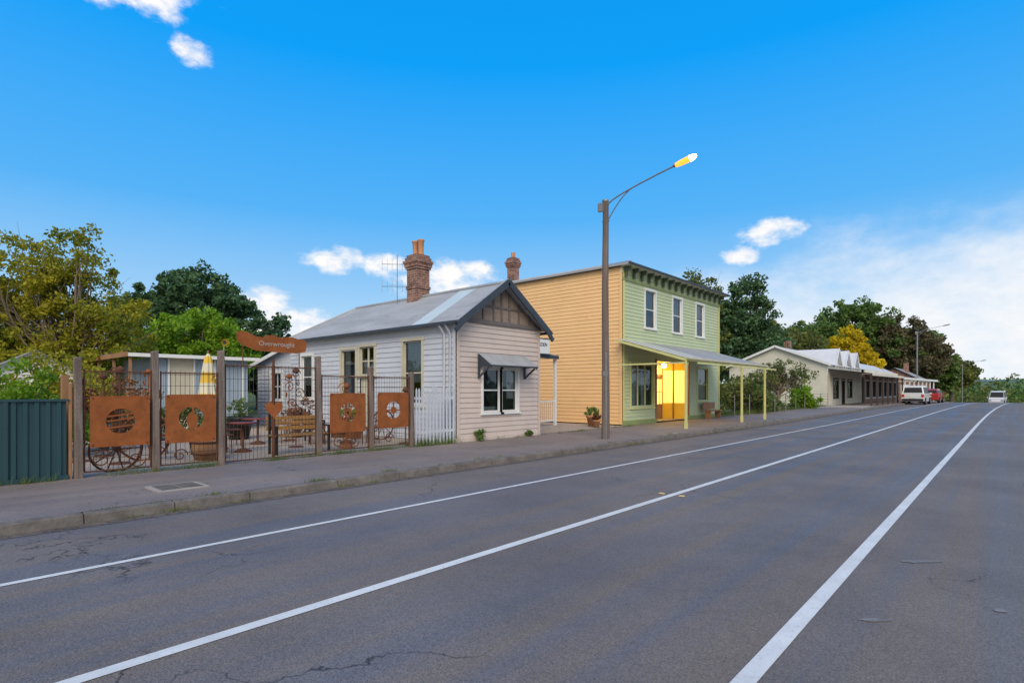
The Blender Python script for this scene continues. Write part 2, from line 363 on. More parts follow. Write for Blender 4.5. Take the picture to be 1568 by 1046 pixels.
m=M(); m.add([(-30,-1,.10),(-11.9,-1,.10),(-11.9,20.6,.10),(-30,20.6,.10)],[(0,1,2,3)],MT['gravel']); m.obj('gravel_yard')
# ------------------------------------------------------------------ COTTAGE
C=Parts(); XF=-11.6;Y0,Y1=10.6,14.3;YM=12.43;ZE=3.57;ZR=4.86;XB=-21.3;Zg=.12
w=C['walls']
P=(XF,Y0);D=(0,1);N=(1,0)
w.boards(P,D,N,Y1-Y0,Zg+.1,3.6,MT['front'],.145,[(1.05,2.6,.93,2.28)])
w.box(XF-.05,XF+.035,Y0-.03,Y1+.03,Zg-.1,Zg+.1,MT['front'])
w.add([(XF+.01,Y0-.0,3.6),(XF+.01,Y1,3.6),(XF+.01,YM,4.80)],[(0,1,2)],MT['shingle'])
tr=C['trim']
tr.ob(P,D,N,-.02,Y1-Y0+.02,.02,.07,3.56,3.68,MT['batten'])
for yy in [.55,1.05,1.5,1.85,2.2,2.65,3.15]:
    zt=3.68+(1.85-abs(yy-1.85))/1.85*1.12-.03
    tr.ob(P,D,N,yy-.03,yy+.03,.012,.045,3.681,max(3.7,zt),MT['batten'])
tr.ob(P,D,N,.85,2.85,.012,.04,4.08,4.14,MT['batten'])
for yy in (0,Y1-Y0-.09): tr.ob(P,D,N,yy,yy+.09,.026,.045,Zg+.1,3.56,MT['front'])
Ps=(XF,Y0);Ds=(-1,0);Ns=(0,-1)
ops=[(1.5,2.4,1.15,3.1),(3.95,4.8,.2,3.05),(5.05,5.95,1.15,3.0),(8.0,8.8,1.3,2.9)]
w.boards(Ps,Ds,Ns,XF-XB,Zg,3.6,MT['side'],.16,ops)
w.boards((XF,Y1),Ds,(0,1),XF-XB,Zg,3.6,MT['front'],.16)
w.boards((XB,Y0),D,(-1,0),Y1-Y0,Zg,3.6,MT['side'],.16)
tr.ob(Ps,Ds,Ns,0.0,.09,.026,.045,Zg,3.55,MT['side'])
wi=C['windows']
cur=lambda *a:(MT['curtain'],list(a))
wi.window(Ps,Ds,Ns,1.5,2.4,1.15,3.1,MT['cream'],MT['glass'],(MT['blind'],[(0,1,.35,1)]))
wi.window(Ps,Ds,Ns,5.05,5.95,1.15,3.0,MT['cream'],MT['glass'],cur((0,.35,0,1),(.65,1,0,1)))
wi.window(Ps,Ds,Ns,8.0,8.8,1.3,2.9,MT['white'],MT['glass'],cur((0,1,.3,1)))
d=C['side_door']
d.window(Ps,Ds,Ns,3.95,4.8,2.1,3.05,MT['cream'],MT['glass'],cur((0,1,0,.6)),cols=2,rows=2)
d.ob(Ps,Ds,Ns,3.95,4.8,-.07,-.03,.2,2.02,MT['cream'])
wi.window(P,D,N,1.05,1.8,.95,2.25,MT['white'],MT['glass'],(MT['curtain'],[(0,1,0,.12)]),cols=1,rows=2,aw=.07)
wi.window(P,D,N,1.86,2.6,.95,2.25,MT['white'],MT['glass'],(MT['curtain'],[(0.5,1,0.3,1)]),cols=1,rows=2,aw=.07-.01)
h=C['window_hood']
U=Vector((-.55,0,.36)); LL=U.length
h.corr((XF+.58,Y0+.83,2.33),(0,1,0),2.1,U,lambda a:(0,LL),MT['zinc'],.076,.009)
h.beam((XF+.57,Y0+.83,2.31),(XF+.57,Y0+2.93,2.31),.05,.04,MT['slate'])
for yy in (Y0+.85,Y0+2.91):
    h.beam((XF+.03,yy,2.60),(XF+.56,yy,2.28),.04,.07,MT['slate']); h.beam((XF+.05,yy,2.66),(XF+.05,yy,1.95),.05,.05,MT['slate'])
    h.beam((XF+.06,yy,1.98),(XF+.46,yy,2.27),.035,.05,MT['slate'])
    h.add([(XF+.03,yy,2.64),(XF+.55,yy,2.29),(XF+.03,yy,2.29)],[(0,1,2)],MT['slate'])
rf=C['roof']; xf=XF+.32; ye=Y0-.2; ye2=Y1+.16; ze=3.54
Us=Vector((0,YM-ye,ZR-ze)); Lr=Us.length; Lx=xf-(XB-.3); hipx=2.1
Us2=Vector((0,YM-ye2,ZR-ze)); Lr2=Us2.length
rf.corr((xf,ye,ze),(-1,0,0),Lx,Us,lambda a:(0,Lr*min(1,(Lx-a)/hipx)),MT['zinc'],.085,.011,alt=(lambda a:1.35<a<2.05,MT['zinc_new']))
rf.corr((xf,ye2,ze),(-1,0,0),Lx,Us2,lambda a:(0,Lr2*min(1,(Lx-a)/hipx)),MT['zinc'],.085)
Uh=Vector((hipx,0,ZR-ze)); W=ye2-ye
rf.corr((xf-Lx,ye,ze),(0,1,0),W,Uh,lambda a:(0,Uh.length*min(a,W-a)/(W/2)),MT['zinc'],.085)
rf.tube([(xf,YM,ZR+.015),(xf-Lx+hipx,YM,ZR+.015)],.06,MT['zinc'],8)
for yy in (ye,ye2): rf.tube([(xf-Lx,yy,ze+.01),(xf-Lx+hipx,YM,ZR+.01)],.05,MT['zinc'],8)
rf.box(xf-Lx,xf-.05,ye-.1,ye-.005,ze-.1,ze-.015,MT['slate']); rf.box(xf-Lx,xf-.1,ye+.005,Y0-.03,ze-.06,ze-.03,MT['white'])
rf.box(xf-Lx,xf-.05,ye2+.005,ye2+.1,ze-.1,ze-.015,MT['slate'])
bg=C['bargeboards']
for s_,yy in ((1,ye-.06),(-1,ye2+.06)):
    k=(ZR-ze)/abs(YM-yy)
    bg.beam((xf+.03,yy,ze-.14),(xf+.03,YM,ZR+.0),.05,.2,MT['slate'],up=(0,-s_*k,1))
    bg.beam((xf+.03,yy-.08*s_,ze-.30),(xf+.03,yy+.14*s_,ze-.08),.052,.14,MT['slate'],up=(0,-s_*k,1))
    bg.beam((xf-.0,yy+.0,ze-.02),(xf-.0,YM,ZR+.11),.10,.03,MT['zinc'],up=(0,-s_*k,1))
bg.tube([(xf+.02,YM,ZR-.1),(xf+.02,YM,ZR+.14)],.04,MT['slate'],6)
rf.tube([(XF-.45,ye-.05,ze-.08),(XF-.45,Y0-.06,3.2),(XF-.45,Y0-.06,.15)],.045,MT['side'],8)
rf.tube([(XF-.2,ye-.05,ze-.08),(XF-.2,Y0-.06,3.2),(XF-.2,Y0-.06,.15)],.035,MT['side'],8)
def chimney(m,x,y,zb,zt,w):
    m.box(x-w/2,x+w/2,y-w/2,y+w/2,zb,zt-.5,MT['brick'])
    for i,(e,a,b) in enumerate([(.04,-.5,-.42),(.07,-.42,-.30),(.10,-.30,-.2),(.05,-.2,-.1),(.01,-.1,0)]):
        m.box(x-w/2-e,x+w/2+e,y-w/2-e,y+w/2+e,zt+a+.001,zt+b,MT['brick'])
    m.box(x-w/2-.03,x+w/2+.03,y-w/2-.03,y+w/2+.03,zb+.85,zb+.95,MT['brick'])
ch=C['chimney']; chimney(ch,-15.6,12.44,4.3,6.35,.56)
for dx in (-.15,.15): ch.lathe((-15.6+dx,12.44,6.35),[(.11,0),(.11,.06),(.09,.1),(.105,.46),(.13,.50),(.13,.54),(.09,.54),(.09,.3)],MT['terra'],14)
an=C['tv_antenna']; ax=-16.5; ay=12.2
an.tube([(ax,ay,4.7),(ax,ay,6.5)],.014,MT['steel'],6)
for zz in (5.35,6.15):
    an.tube([(ax-.4,ay-.4,zz),(ax+.4,ay+.4,zz)],.010,MT['steel'],4)
    for t in np.linspace(-.38,.38,7): an.tube([(ax+t,ay+t,zz-.22),(ax+t,ay+t,zz+.22)],.006,MT['steel'],4)
ln=C['rear_lean_to']
ln.boards((XB,Y0+.1),Ds,Ns,3.2,Zg,2.7,MT['side'],.16,[(1,1.9,1.2,2.3)])
ln.window((XB,Y0+.1),Ds,Ns,1.0,1.9,1.2,2.3,MT['white'],MT['glass'],None,cols=2,rows=2)
ln.boards((XB-3.2,Y0+.1),D,(-1,0),3.6,Zg,2.7,MT['side'],.16)
ln.corr((XB-3.5,Y0-.15,2.65),(0,1,0),4.1,(3.5,0,.75),lambda a:(0,3.5),MT['zinc'],.09)
ln.add([(XB,Y0+.09,2.7),(XB-3.2,Y0+.09,2.7),(XB,Y0+.09,3.4)],[(0,1,2)],MT['side'])
ln.beam((XB-3.5,Y0-.17,2.62),(XB+.0,Y0-.17,3.37),.03,.14,MT['white'])
po=C['porch']
py0,py1,px0,px1=Y1+.05,17.3,-16.5,-13.2
po.corr((px1+.15,py0,2.95),(0,1,0),py1-py0,(-3,0,.55),lambda a:(0,3.2),MT['zinc'],.09)
po.box(px1+.1,px1+.16,py0,py1,2.80,2.93,MT['slate'])
po.beam((px1+.13,py1,2.86),(px0,py1,3.42),.04,.12,MT['slate'])
for (x,y) in ((px1,py0+.3),(px1,py1-.05),(px1,15.9),(px0+1.2,py1-.05)): po.box(x-.05,x+.05,y-.05,y+.05,.24,2.80,MT['white'])
po.box(px0,px1+.12,py0,py1,.10,.24,MT['conc'])
for zz in (1.15,.4): po.box(px1-.02,px1+.02,15.96,py1-.1,zz,zz+.05,MT['white'])
for yy in np.arange(16.05,py1-.15,.12): po.box(px1-.012,px1+.012,yy,yy+.03,.45,1.15,MT['white'])
po.boards((px0,py0),D,N,py1-py0,.24,3.3,MT['front'],.16,[(1.0,1.9,.24,2.3)])
po.ob((px0,py0),D,N,1.0,1.9,-.06,-.02,.24,2.3,MT['brown'])
po2=C['porch_sign']; po2.box(-12.98,-12.95,14.75,16.6,2.97,3.5,MT['white']); po2.box(-12.985,-12.945,14.72,16.63,2.93,2.97,MT['slate']);po2.box(-12.985,-12.945,14.72,16.63,3.5,3.54,MT['slate'])
cot=group('weatherboard_cottage',C)
def text(s,loc,rot,size,mt,parent,ext=.004,name='lettering'):
    cu=bpy.data.curves.new(name,'FONT');cu.body=s;cu.size=size;cu.extrude=ext;cu.align_x='CENTER';cu.align_y='CENTER'
    cu.materials.append(mt);o=bpy.data.objects.new(name,cu);o.location=loc;o.rotation_euler=rot;scene.collection.objects.link(o);o.parent=parent
text('HOME & GARDEN',(-12.943,15.68,3.3),(math.pi/2,0,math.pi/2),.19,MT['slate'],cot)
text('GALLERY',(-12.943,15.68,3.09),(math.pi/2,0,math.pi/2),.12,MT['slate'],cot)
# ------------------------------------------------------------------ TWO STOREY HOUSE
H=Parts(); GX=-12.2;GY0,GY1=20.64,31.1;GB=-19.0;ZT=6.95
w=H['walls'];P=(GX,GY0);D=(0,1);N=(1,0);Lf=GY1-GY0
upw=[(1.95,2.9,4.42,6.1),(4.7,5.65,4.42,6.1),(7.4,8.35,4.42,6.1)]
low=[(.7,2.7,.85,2.75),(3.0,6.4,.14,3.0),(7.6,8.9,1.05,2.75)]
w.boards(P,D,N,Lf,.3,6.7,MT['green'],.155,upw+low)
w.box(GX-.04,GX+.035,GY0-.02,GY0+3.0,.0,.3,MT['greentrim']); w.box(GX-.04,GX+.035,GY0+6.4,GY1,.0,.3,MT['greentrim'])
w.boards(P,(-1,0),(0,-1),GX-GB,.15,6.85,MT['yellow'],.165)
w.boards((GX,GY1),(-1,0),(0,1),GX-GB,.15,6.85,MT['green'],.165)
w.boards((GB,GY0),D,(-1,0),Lf,.15,6.85,MT['yellow'],.165)
t=H['trim']
for yy in (-.01,Lf-.12): t.ob(P,D,N,yy,yy+.13,.026,.05,.3,6.6,MT['lime'])
t.ob(P,(-1,0),(0,-1),0,.12,.026,.05,.15,6.8,MT['yellow'])
t.ob(P,D,N,-.05,Lf+.05,.02,.07,6.28,6.40,MT['greentrim'])
t.ob(P,D,N,-.05,Lf+.05,.0,.03,6.60,6.86,MT['green'])
t.ob(P,D,N,-.2,Lf+.3,.0,.46,6.84,6.90,MT['cream'])
n=16
for i in range(n):
    s0=.12+(Lf-.24)*i/(n-1)
    t.ob(P,D,N,s0-.05,s0+.05,.07,.34,6.66,6.838,MT['dkgreen']); t.ob(P,D,N,s0-.05,s0+.05,.07,.17,6.41,6.66,MT['dkgreen'])
wi=H['windows']
for (a,b,c,d_),cu in zip(upw,(.5,.45,.6)): wi.window(P,D,N,a,b,c,d_,MT['white'],MT['glass'],(MT['blind'],[(0,1,cu,1)]),aw=.1)
wi.window(P,D,N,7.6,8.9,1.05,2.75,MT['lime'],MT['glass'],(MT['curtain'],[(0,1,0,.95)]),cols=1,rows=2)
wi.window(P,D,N,.7,2.7,.85,2.75,MT['lime'],MT['glass'],(MT['curtain'],[(0,.45,0,1),(.55,.8,0,.7)]),cols=3,rows=1)
MT['glow']=emit('lamp_lit_glass',(1.0,0.68,0.14),1.3)
MT['goldwall']=mat('gold_paint',srgb(240,192,52),0.5,0.08,2)
r=H['recessed_entry']
a,b=GY0+3.0,GY0+6.4; xr=GX-1.1
r.add([(GX,a,.14),(xr,a+.7,.14),(xr,a+.7,3.0),(GX,a,3.0)],[(0,1,2,3)],MT['goldwall'])
r.add([(GX,b,.14),(xr,b-.7,.14),(xr,b-.7,3.0),(GX,b,3.0)],[(0,1,2,3)],MT['goldwall'])
r.add([(xr,a+.7,.14),(xr,b-.7,.14),(xr,b-.7,3.0),(xr,a+.7,3.0)],[(0,1,2,3)],MT['goldwall'])
r.add([(GX,a,3.0),(xr,a+.7,3.0),(xr,b-.7,3.0),(GX,b,3.0)],[(0,1,2,3)],MT['goldwall'])
r.add([(GX,a,.15),(xr,a+.7,.15),(xr,b-.7,.15),(GX,b,.15)],[(0,1,2,3)],MT['conc'])
for yy in (a+.95,a+1.95):
    r.box(xr+.01,xr+.05,yy,yy+.85,.15,2.3,MT['timber']); r.box(xr+.051,xr+.058,yy+.14,yy+.71,.9,2.15,MT['glow'])
    r.box(xr+.06,xr+.07,yy+.41,yy+.44,.9,2.15,MT['timber']); r.box(xr+.06,xr+.07,yy+.14,yy+.71,1.5,1.53,MT['timber'])
for (ya_,yb_) in ((a,a+.7),(b,b-.7)):
    for (u0,u1) in ((.12,.5),(.56,.92)):
        q=[(GX+(xr-GX)*u+.0,ya_+(yb_-ya_)*u+(.012 if ya_==a else -.012),z) for (u,z) in ((u0,.95),(u1,.95),(u1,2.6),(u0,2.6))]
        r.add(q,[(0,1,2,3)],MT['glow'])
    for u in (.04,.53,.97):
        x_,y_=GX+(xr-GX)*u,ya_+(yb_-ya_)*u+(.03 if ya_==a else -.03); r.box(x_-.03,x_+.03,y_-.03,y_+.03,.16,2.95,MT['timber'])
r.box(xr+.01,xr+.05,a+.95,a+2.8,2.35,2.9,MT['cream']); r.box(xr+.051,xr+.058,a+1.02,a+2.73,2.42,2.83,MT['glow'])
r.ob(P,D,N,2.9,3.0,-.05,.06,.3,3.05,MT['timber']); r.ob(P,D,N,6.4,6.5,-.05,.06,.3,3.05,MT['timber'])
r.lathe((GX-.45,(a+b)/2,2.72),[(.02,.25),(.05,.24),(.12,.1),(.12,.02),(.06,-.03),(.0,-.04)],emit('entry_lamp_globe',(1,.75,.3),12),12)
rf=H['roof']; ov=.25
x0,x1,y0,y1=GB-ov,GX+ov+.2,GY0-.14,GY1+.3; zr=7.9; ze=6.92
hx=(x1-x0)/2; xm=(x0+x1)/2
Ux=Vector((-hx,0,zr-ze)); Lu=Ux.length; LY=y1-y0
f=lambda a:(0,Lu*min(1,a/hx,(LY-a)/hx))
rf.corr((x1,y0,ze),(0,1,0),LY,Ux,f,MT['zinc'],.12,.014); rf.corr((x0,y0,ze),(0,1,0),LY,(hx,0,zr-ze),f,MT['zinc'],.12,.014)
f2=lambda a:(0,Lu*min(a,2*hx-a)/hx)
rf.corr((x0,y0,ze),(1,0,0),2*hx,(0,hx,zr-ze),f2,MT['zinc'],.12,.014); rf.corr((x0,y1,ze),(1,0,0),2*hx,(0,-hx,zr-ze),f2,MT['zinc'],.12,.014)
for (p,q) in (((x1,y0),(xm,y0+hx)),((x0,y0),(xm,y0+hx)),((x1,y1),(xm,y1-hx)),((x0,y1),(xm,y1-hx))): rf.tube([(*p,ze+.02),(*q,zr+.02)],.07,MT['zinc'],8)
rf.box(x1-.02,x1+.07,y0-.1,y1+.1,ze-.06,ze+.02,MT['slate']); rf.box(x0,x1-.02,y0-.08,y0+.005,ze-.07,ze+.02,MT['zinc'])
chimney(H['chimney'],-19.35,21.7,5.5,8.5,.44)
H['chimney'].lathe((-19.35,21.7,8.5),[(.13,0),(.11,.08),(.12,.28),(.08,.28)],MT['terra'],12)
v=H['verandah']; vx=-9.2; vy0,vy1=20.2,29.5; zf,zb=2.85,3.75
MT['cream_sheet']=mat('verandah_sheet_pale',(0.60,0.60,0.50),0.5,.1,2); 
Uv=Vector((GX-vx,0,zb-zf));
v.corr((vx,vy0,zf),(0,1,0),vy1-vy0,Uv,lambda a:(0,Uv.length),MT['zinc'],.1,.012,alt=(lambda a:a<2.4 and int(a/.4)%2==0,MT['cream_sheet']))
v.box(vx-.02,vx+.06,vy0,vy1,zf-.12,zf-.02,MT['lime'])
v.box(vx+.06,vx+.13,vy0-.03,vy1+.03,zf-.06,zf+.01,MT['cream'])
v.beam((vx,vy0-.02,zf-.08),(GX,vy0-.02,zb-.08),.05,.10,MT['lime']); v.beam((vx,vy1+.02,zf-.08),(GX,vy1+.02,zb-.08),.05,.10,MT['lime'])
v.beam((vx,vy0,zf-.2),(GX,vy0,zf-.2),.04,.06,MT['lime'])
for yy in (vy0+.05,26.2,vy1-.05):
    v.box(vx-.04,vx+.04,yy-.04,yy+.04,.125,zf-.12,MT['lime']); v.box(vx-.05,vx+.05,yy-.05,yy+.05,.125,.4,MT['lime'])
    for sg in (-1,1):
        if vy0<yy+sg*.3<vy1: v.beam((vx,yy+sg*.03,zf-.42),(vx,yy+sg*.26,zf-.14),.02,.025,MT['lime'])
for xx in np.linspace(vx+.5,GX+.4,4): 
    zz=zf+(zb-zf)*(xx-vx)/(GX-vx)-.05; v.box(xx-.03,xx+.03,vy0,vy1,zz-.06,zz,MT['lime'])
house=group('two_storey_weatherboard_house',H)
pl=bpy.data.lights.new('entry_lamp_light','POINT');pl.energy=50;pl.color=(1,.80,.40);pl.shadow_soft_size=.1
o=bpy.data.objects.new('entry_lamp_light',pl);o.location=(GX-.3,(a+b)/2,2.5);scene.collection.objects.link(o);o.parent=house
m=M()
m.box(-11.9,-11.5,28.3,29.8,.5,.56,MT['timber'])
for yy in (28.4,29.7): m.box(-11.85,-11.55,yy-.03,yy+.03,.125,.5,MT['timber'])
m.box(-11.95,-11.9,28.3,29.8,.6,.95,MT['timber']); m.obj('timber_bench')
# ------------------------------------------------------------------ trees
def leafmesh(name,cent,rad,nper,size,mt,parent=None,flat=1.0,seed=0):
    R=np.random.default_rng(seed)
    C_=np.repeat(cent,nper,axis=0);r_=np.repeat(rad,nper)
    d=R.normal(size=(len(C_),3)); d/=np.linalg.norm(d,axis=1)[:,None]
    rr=r_*R.random(len(C_))**.45
    pos=C_+d*rr[:,None]*np.array([1,1,flat])
    n=len(pos)
    a=R.normal(size=(n,3));a/=np.linalg.norm(a,axis=1)[:,None]
    b=np.cross(a,R.normal(size=(n,3)));b/=np.linalg.norm(b,axis=1)[:,None]
    sz=size*(.6+.8*R.random(n))[:,None]
    v=np.empty((n,4,3)); v[:,0]=pos-a*sz; v[:,1]=pos-b*sz*.55; v[:,2]=pos+a*sz; v[:,3]=pos+b*sz*.55
    return quads(name,v,mt,parent)
def quads(name,v,mt,parent):
    n=len(v)
    me=bpy.data.meshes.new(name); me.vertices.add(n*4); me.vertices.foreach_set('co',v.ravel())
    me.loops.add(n*4); me.loops.foreach_set('vertex_index',np.arange(n*4,dtype=np.int32))
    me.polygons.add(n); me.polygons.foreach_set('loop_start',np.arange(0,n*4,4,dtype=np.int32)); me.polygons.foreach_set('loop_total',np.full(n,4,dtype=np.int32))
    me.materials.append(mt); me.update(); me.validate()
    o=bpy.data.objects.new(name,me); scene.collection.objects.link(o)
    if parent: o.parent=parent
    return o
def crown_pts(ells,n,R,shell=.55):
    vol=np.array([e[3]*e[4]*e[5] for e in ells]); vol=vol/vol.sum(); out=[]
    for i in R.choice(len(ells),n,p=vol):
        e=ells[i]; d=R.normal(size=3); d/=np.linalg.norm(d); r=shell+(1.05-shell)*R.random()
        if R.random()<.10: r*=1.1
        out.append((e[0]+d[0]*e[3]*r,e[1]+d[1]*e[4]*r,e[2]+d[2]*e[5]*r))
    return np.array(out)
def tree(name,x,y,z0,ells,ncl,clr,nper,leaf,mt,tr=.2,seed=1,bark=None,nlimb=26,shell=.5,th=None):
    R=np.random.default_rng(seed); bark=bark or MT['bark']
    ells=[(x+e[0],y+e[1],z0+e[2],e[3],e[4],e[5]) for e in ells]
    c=crown_pts(ells,ncl,R,shell); rad=clr*(.55+.9*R.random(ncl))
    e=empty(name)
    zlow=min(q[2]-q[5] for q in ells); th=th if th else max(1.0,zlow-z0+.3)
    ztop=max(q[2]+q[5]*.35 for q in ells)
    m=M(); lean=R.normal(size=2)*.15
    tp=[(x,y,z0-.1),(x+lean[0]*.5,y+lean[1]*.5,z0+th*.5),(x+lean[0],y+lean[1],z0+th),(x+lean[0]*2,y+lean[1]*2,(z0+th+ztop)/2),(x+lean[0]*3,y+lean[1]*3,ztop)]
    m.tube(tp,[tr*1.35,tr,tr*.85,tr*.5,tr*.1],bark,9)
    idx=R.choice(ncl,min(nlimb,ncl),replace=False)
    for i in idx:
        t=R.random()*.75; zb=z0+th*.85+(ztop-z0-th)*t*.6; zb=min(zb,max(c[i][2]-.2,z0+th*.8))
        b=np.array([x+lean[0],y+lean[1],zb]); q=c[i]; mid=(b+q)/2+R.normal(size=3)*.06*np.linalg.norm(q-b)+np.array([0,0,-.05*np.linalg.norm(q-b)])
        r0=tr*.42*(1-t*.5)
        m.tube([b,mid,q],[r0,r0*.55,r0*.12],bark,5,False)
        for k in range(2):
            q2=q+R.normal(size=3)*clr*.9; m.tube([mid,(mid+q2)/2+R.normal(size=3)*.1,q2],[r0*.4,r0*.25,r0*.06],bark,4,False)
    m.obj('trunk_and_limbs',e)
    leafmesh('foliage',c,rad,nper,leaf,mt,e,.8,seed)
    return e
LM={
 'yg':leafmat('leaves_yellow_green',(0.10,0.15,0.012),(0.50,0.44,0.035),.45),
 'dk':leafmat('leaves_dark_conifer',(0.024,0.065,0.03),(0.105,0.195,0.075),.2),
 'lime':leafmat('leaves_lime',(0.08,0.19,0.01),(0.29,0.46,0.03),.4),
 'mid':leafmat('leaves_mid_green',(0.045,0.10,0.02),(0.19,0.29,0.07),.35),
 'olive':leafmat('leaves_olive',(0.055,0.09,0.025),(0.25,0.27,0.065),.35),
 'bronze':leafmat('leaves_bronze',(0.05,0.06,0.03),(0.19,0.15,0.075),.3),
 'gold':leafmat('leaves_gold',(0.42,0.30,0.01),(0.80,0.62,0.02),.4),
 'rusty':leafmat('leaves_rusty',(0.10,0.04,0.02),(0.30,0.13,0.045),.3),
 'grass':leafmat('grass_blades',(0.06,0.10,0.015),(0.20,0.26,0.05),.3),
}
tree('autumn_tree',-27.9,4.5,.1,[(0,0,5.2,2.4,2.4,2.1),(-1.5,-.8,5.6,1.8,1.8,2.0),(.6,1.0,4.0,2.2,2.2,1.5),(.3,.2,6.6,1.6,1.6,1.4),(.6,.4,2.6,2.2,2.6,1.2)],250,.40,90,.075,LM['yg'],.17,3,MT['bark2'],75,.3,1.6)
tree('autumn_tree',-30.5,1.8,.1,[(0,0,4.8,2.6,2.6,2.3),(1,1,3,2.4,2.6,1.8)],200,.48,90,.085,LM['yg'],.17,4,MT['bark2'],50,.35,1.4)
tree('lime_tree',-34.8,11.8,.1,[(0,0,4.2,2.6,2.6,1.9),(1.0,1.4,3.7,1.8,1.8,1.5),(-.8,-1.2,3.5,2,2,1.5)],170,.5,130,.11,LM['lime'],.2,5)
tree('cypress_tree',-44.5,14.6,.1,[(0,0,7.0,3.6,3.6,3.2),(-1.5,-2.2,5.5,3,3,3),(2,2.6,5.2,3.1,3.1,3.2),(.6,.8,8.4,2.3,2.3,2.0),(0,0,3.5,4.6,4.6,2.8)],430,.6,105,.16,LM['dk'],.4,6)
tree('cypress_tree',-44,19.4,.1,[(0,0,4.0,2.6,2.6,2.8),(1,1.8,2.8,2.2,2.2,2.1)],150,.55,100,.16,LM['dk'],.3,7)
tree('shrub_tree',-36,5.6,.1,[(0,0,2.9,2.8,2.8,1.8),(-2,-3,2.8,2.6,2.6,1.8)],140,.5,90,.12,LM['olive'],.15,8,th=1.0)
def bush(name,x,y,z,rx,ry,rz,n,clr,nper,leaf,mt,seed):
    R=np.random.default_rng(seed); c=crown_pts([(x,y,z+rz*.8,rx,ry,rz)],n,R,.2); c[:,2]=np.maximum(c[:,2],z+.08)
    e=empty(name); m=M()
    for i in range(min(10,n)): m.tube([(x,y,z),tuple((np.array([x,y,z])+c[i])/2),tuple(c[i])],[.03,.02,.006],MT['bark'],5,False)
    m.obj('stems',e); leafmesh('foliage',c,clr*(.6+.7*R.random(n)),nper,leaf,mt,e,.9,seed); return e
bush('green_shrub',-15.6,1.7,.1,1.1,1.5,1.15,90,.3,120,.05,LM['lime'],11)
bush('green_shrub',-16.2,-.6,.1,1.5,1.8,1.4,90,.34,100,.06,LM['lime'],12)
bush('olive_shrub',-22,3.4,.1,1.6,2.0,1.5,90,.4,100,.07,LM['yg'],16)
bush('rusty_leaf_shrub',-17.0,3.6,.1,.9,1.3,1.05,40,.22,60,.05,LM['rusty'],13)
bush('rusty_leaf_shrub',-16.8,8.6,.1,.5,.7,.8,22,.2,60,.045,LM['rusty'],14)
bush('olive_shrub',-19.5,6.0,.1,.7,1.1,.8,30,.22,70,.045,LM['olive'],15)
g=prof
tree('elm_tree',-26,58.5,.1,[(0,0,10.2,3.6,3.6,3.9),(1,2,8,4,4,4)],200,.8,80,.2,LM['olive'],.4,21)
tree('cypress_tree',-20.8,61.5,.1,[(0,0,9.2,2.5,2.5,4),(-2,-1,7.0,3.2,3.2,4.0),(.8,1.2,5.0,3.4,3.4,3.4)],330,.75,80,.2,LM['dk'],.4,22)
tree('ash_tree',-24,77,.1,[(0,0,7.4,4,4,3.4),(3,3,6,4,4,3.4),(-5,-3,6,5,5,4)],300,.8,70,.24,LM['olive'],.4,23)
tree('ash_tree',-23,96,g(96),[(0,0,9.0,4.5,4.5,3.4),(-3,0,7,5,5,3.6)],260,.8,70,.26,LM['mid'],.4,24)
tree('elm_tree',-20.5,112,g(112),[(0,0,12,7,6,5.5),(-4,-2,9.5,5,5,5),(3,2,9,6,6,5)],420,1.0,75,.3,LM['mid'],.6,25)
tree('copper_beech_tree',-14.5,114,g(114),[(0,0,10,5,5,5),(1.5,2,8,5.5,5.5,4.5)],360,.9,70,.28,LM['bronze'],.5,26)
tree('golden_ash_tree',-16.4,88,g(88),[(0,0,7.2,2.3,2.3,2.7),(.9,1.3,5,2.8,2.8,2.4)],170,.6,85,.2,LM['gold'],.25,27)
tree('roadside_tree',-10.6,124,g(124),[(0,0,9.3,3.0,3.0,3.6),(1.0,1,6,3.6,3.6,3.2)],260,.7,70,.26,LM['mid'],.35,28)
tree('roadside_tree',-8.0,132,g(132),[(0,0,6.5,3.4,3.4,3.2)],150,.7,60,.26,LM['olive'],.3,29)
tree('crab_apple_tree',-12.0,41.5,.2,[(0,0,2.6,1.9,1.9,1.1),(.5,.9,2.3,1.4,1.4,.9)],60,.32,60,.08,LM['olive'],.1,30,MT['bark2'],40,.4,1.0)
bush('olive_shrub',-12.4,35.5,.15,1.3,2.0,1.2,70,.35,80,.08,LM['olive'],31)
bush('green_shrub',-12.6,38.8,.15,1.4,2.0,.9,70,.35,80,.08,LM['mid'],32)
bush('green_shrub',-11.8,46.8,.2,1.1,1.4,.95,60,.35,90,.08,LM['lime'],33)
bush('olive_shrub',-14.6,34.5,.15,1.8,2.5,2.0,80,.4,80,.09,LM['olive'],34)
bush('green_shrub',-15.5,45,.15,2.5,5,1.5,120,.5,80,.1,LM['olive'],35)
R=np.random.default_rng(50); c=[];rd=[]
for i in range(1000):
    y=R.uniform(185,330);x=R.uniform(-70,90)
    if abs(x-(sh(y)-2))<8: continue
    h=R.uniform(6,12.6); zb=prof(y)
    for k in range(4): c.append((x+R.normal()*1.6,y+R.normal()*1.6,zb+h*R.uniform(.3,1))); rd.append(R.uniform(1.0,2.2))
leafmesh('distant_trees',np.array(c),np.array(rd),16,.5,LM['olive'],None,.9,51)
c=[];rd=[]
for i in range(420):   # trees on the valley side beyond the end of the road
    y=R.uniform(340,460);x=R.uniform(-90,140); h=R.uniform(13,20.5)
    for k in range(5): c.append((x+R.normal()*3,y+R.normal()*3,-14+h*R.uniform(.3,1))); rd.append(R.uniform(1.6,3.2))
leafmesh('valley_trees',np.array(c),np.array(rd),16,.9,LM['mid'],None,.9,53)
c=[];rd=[]
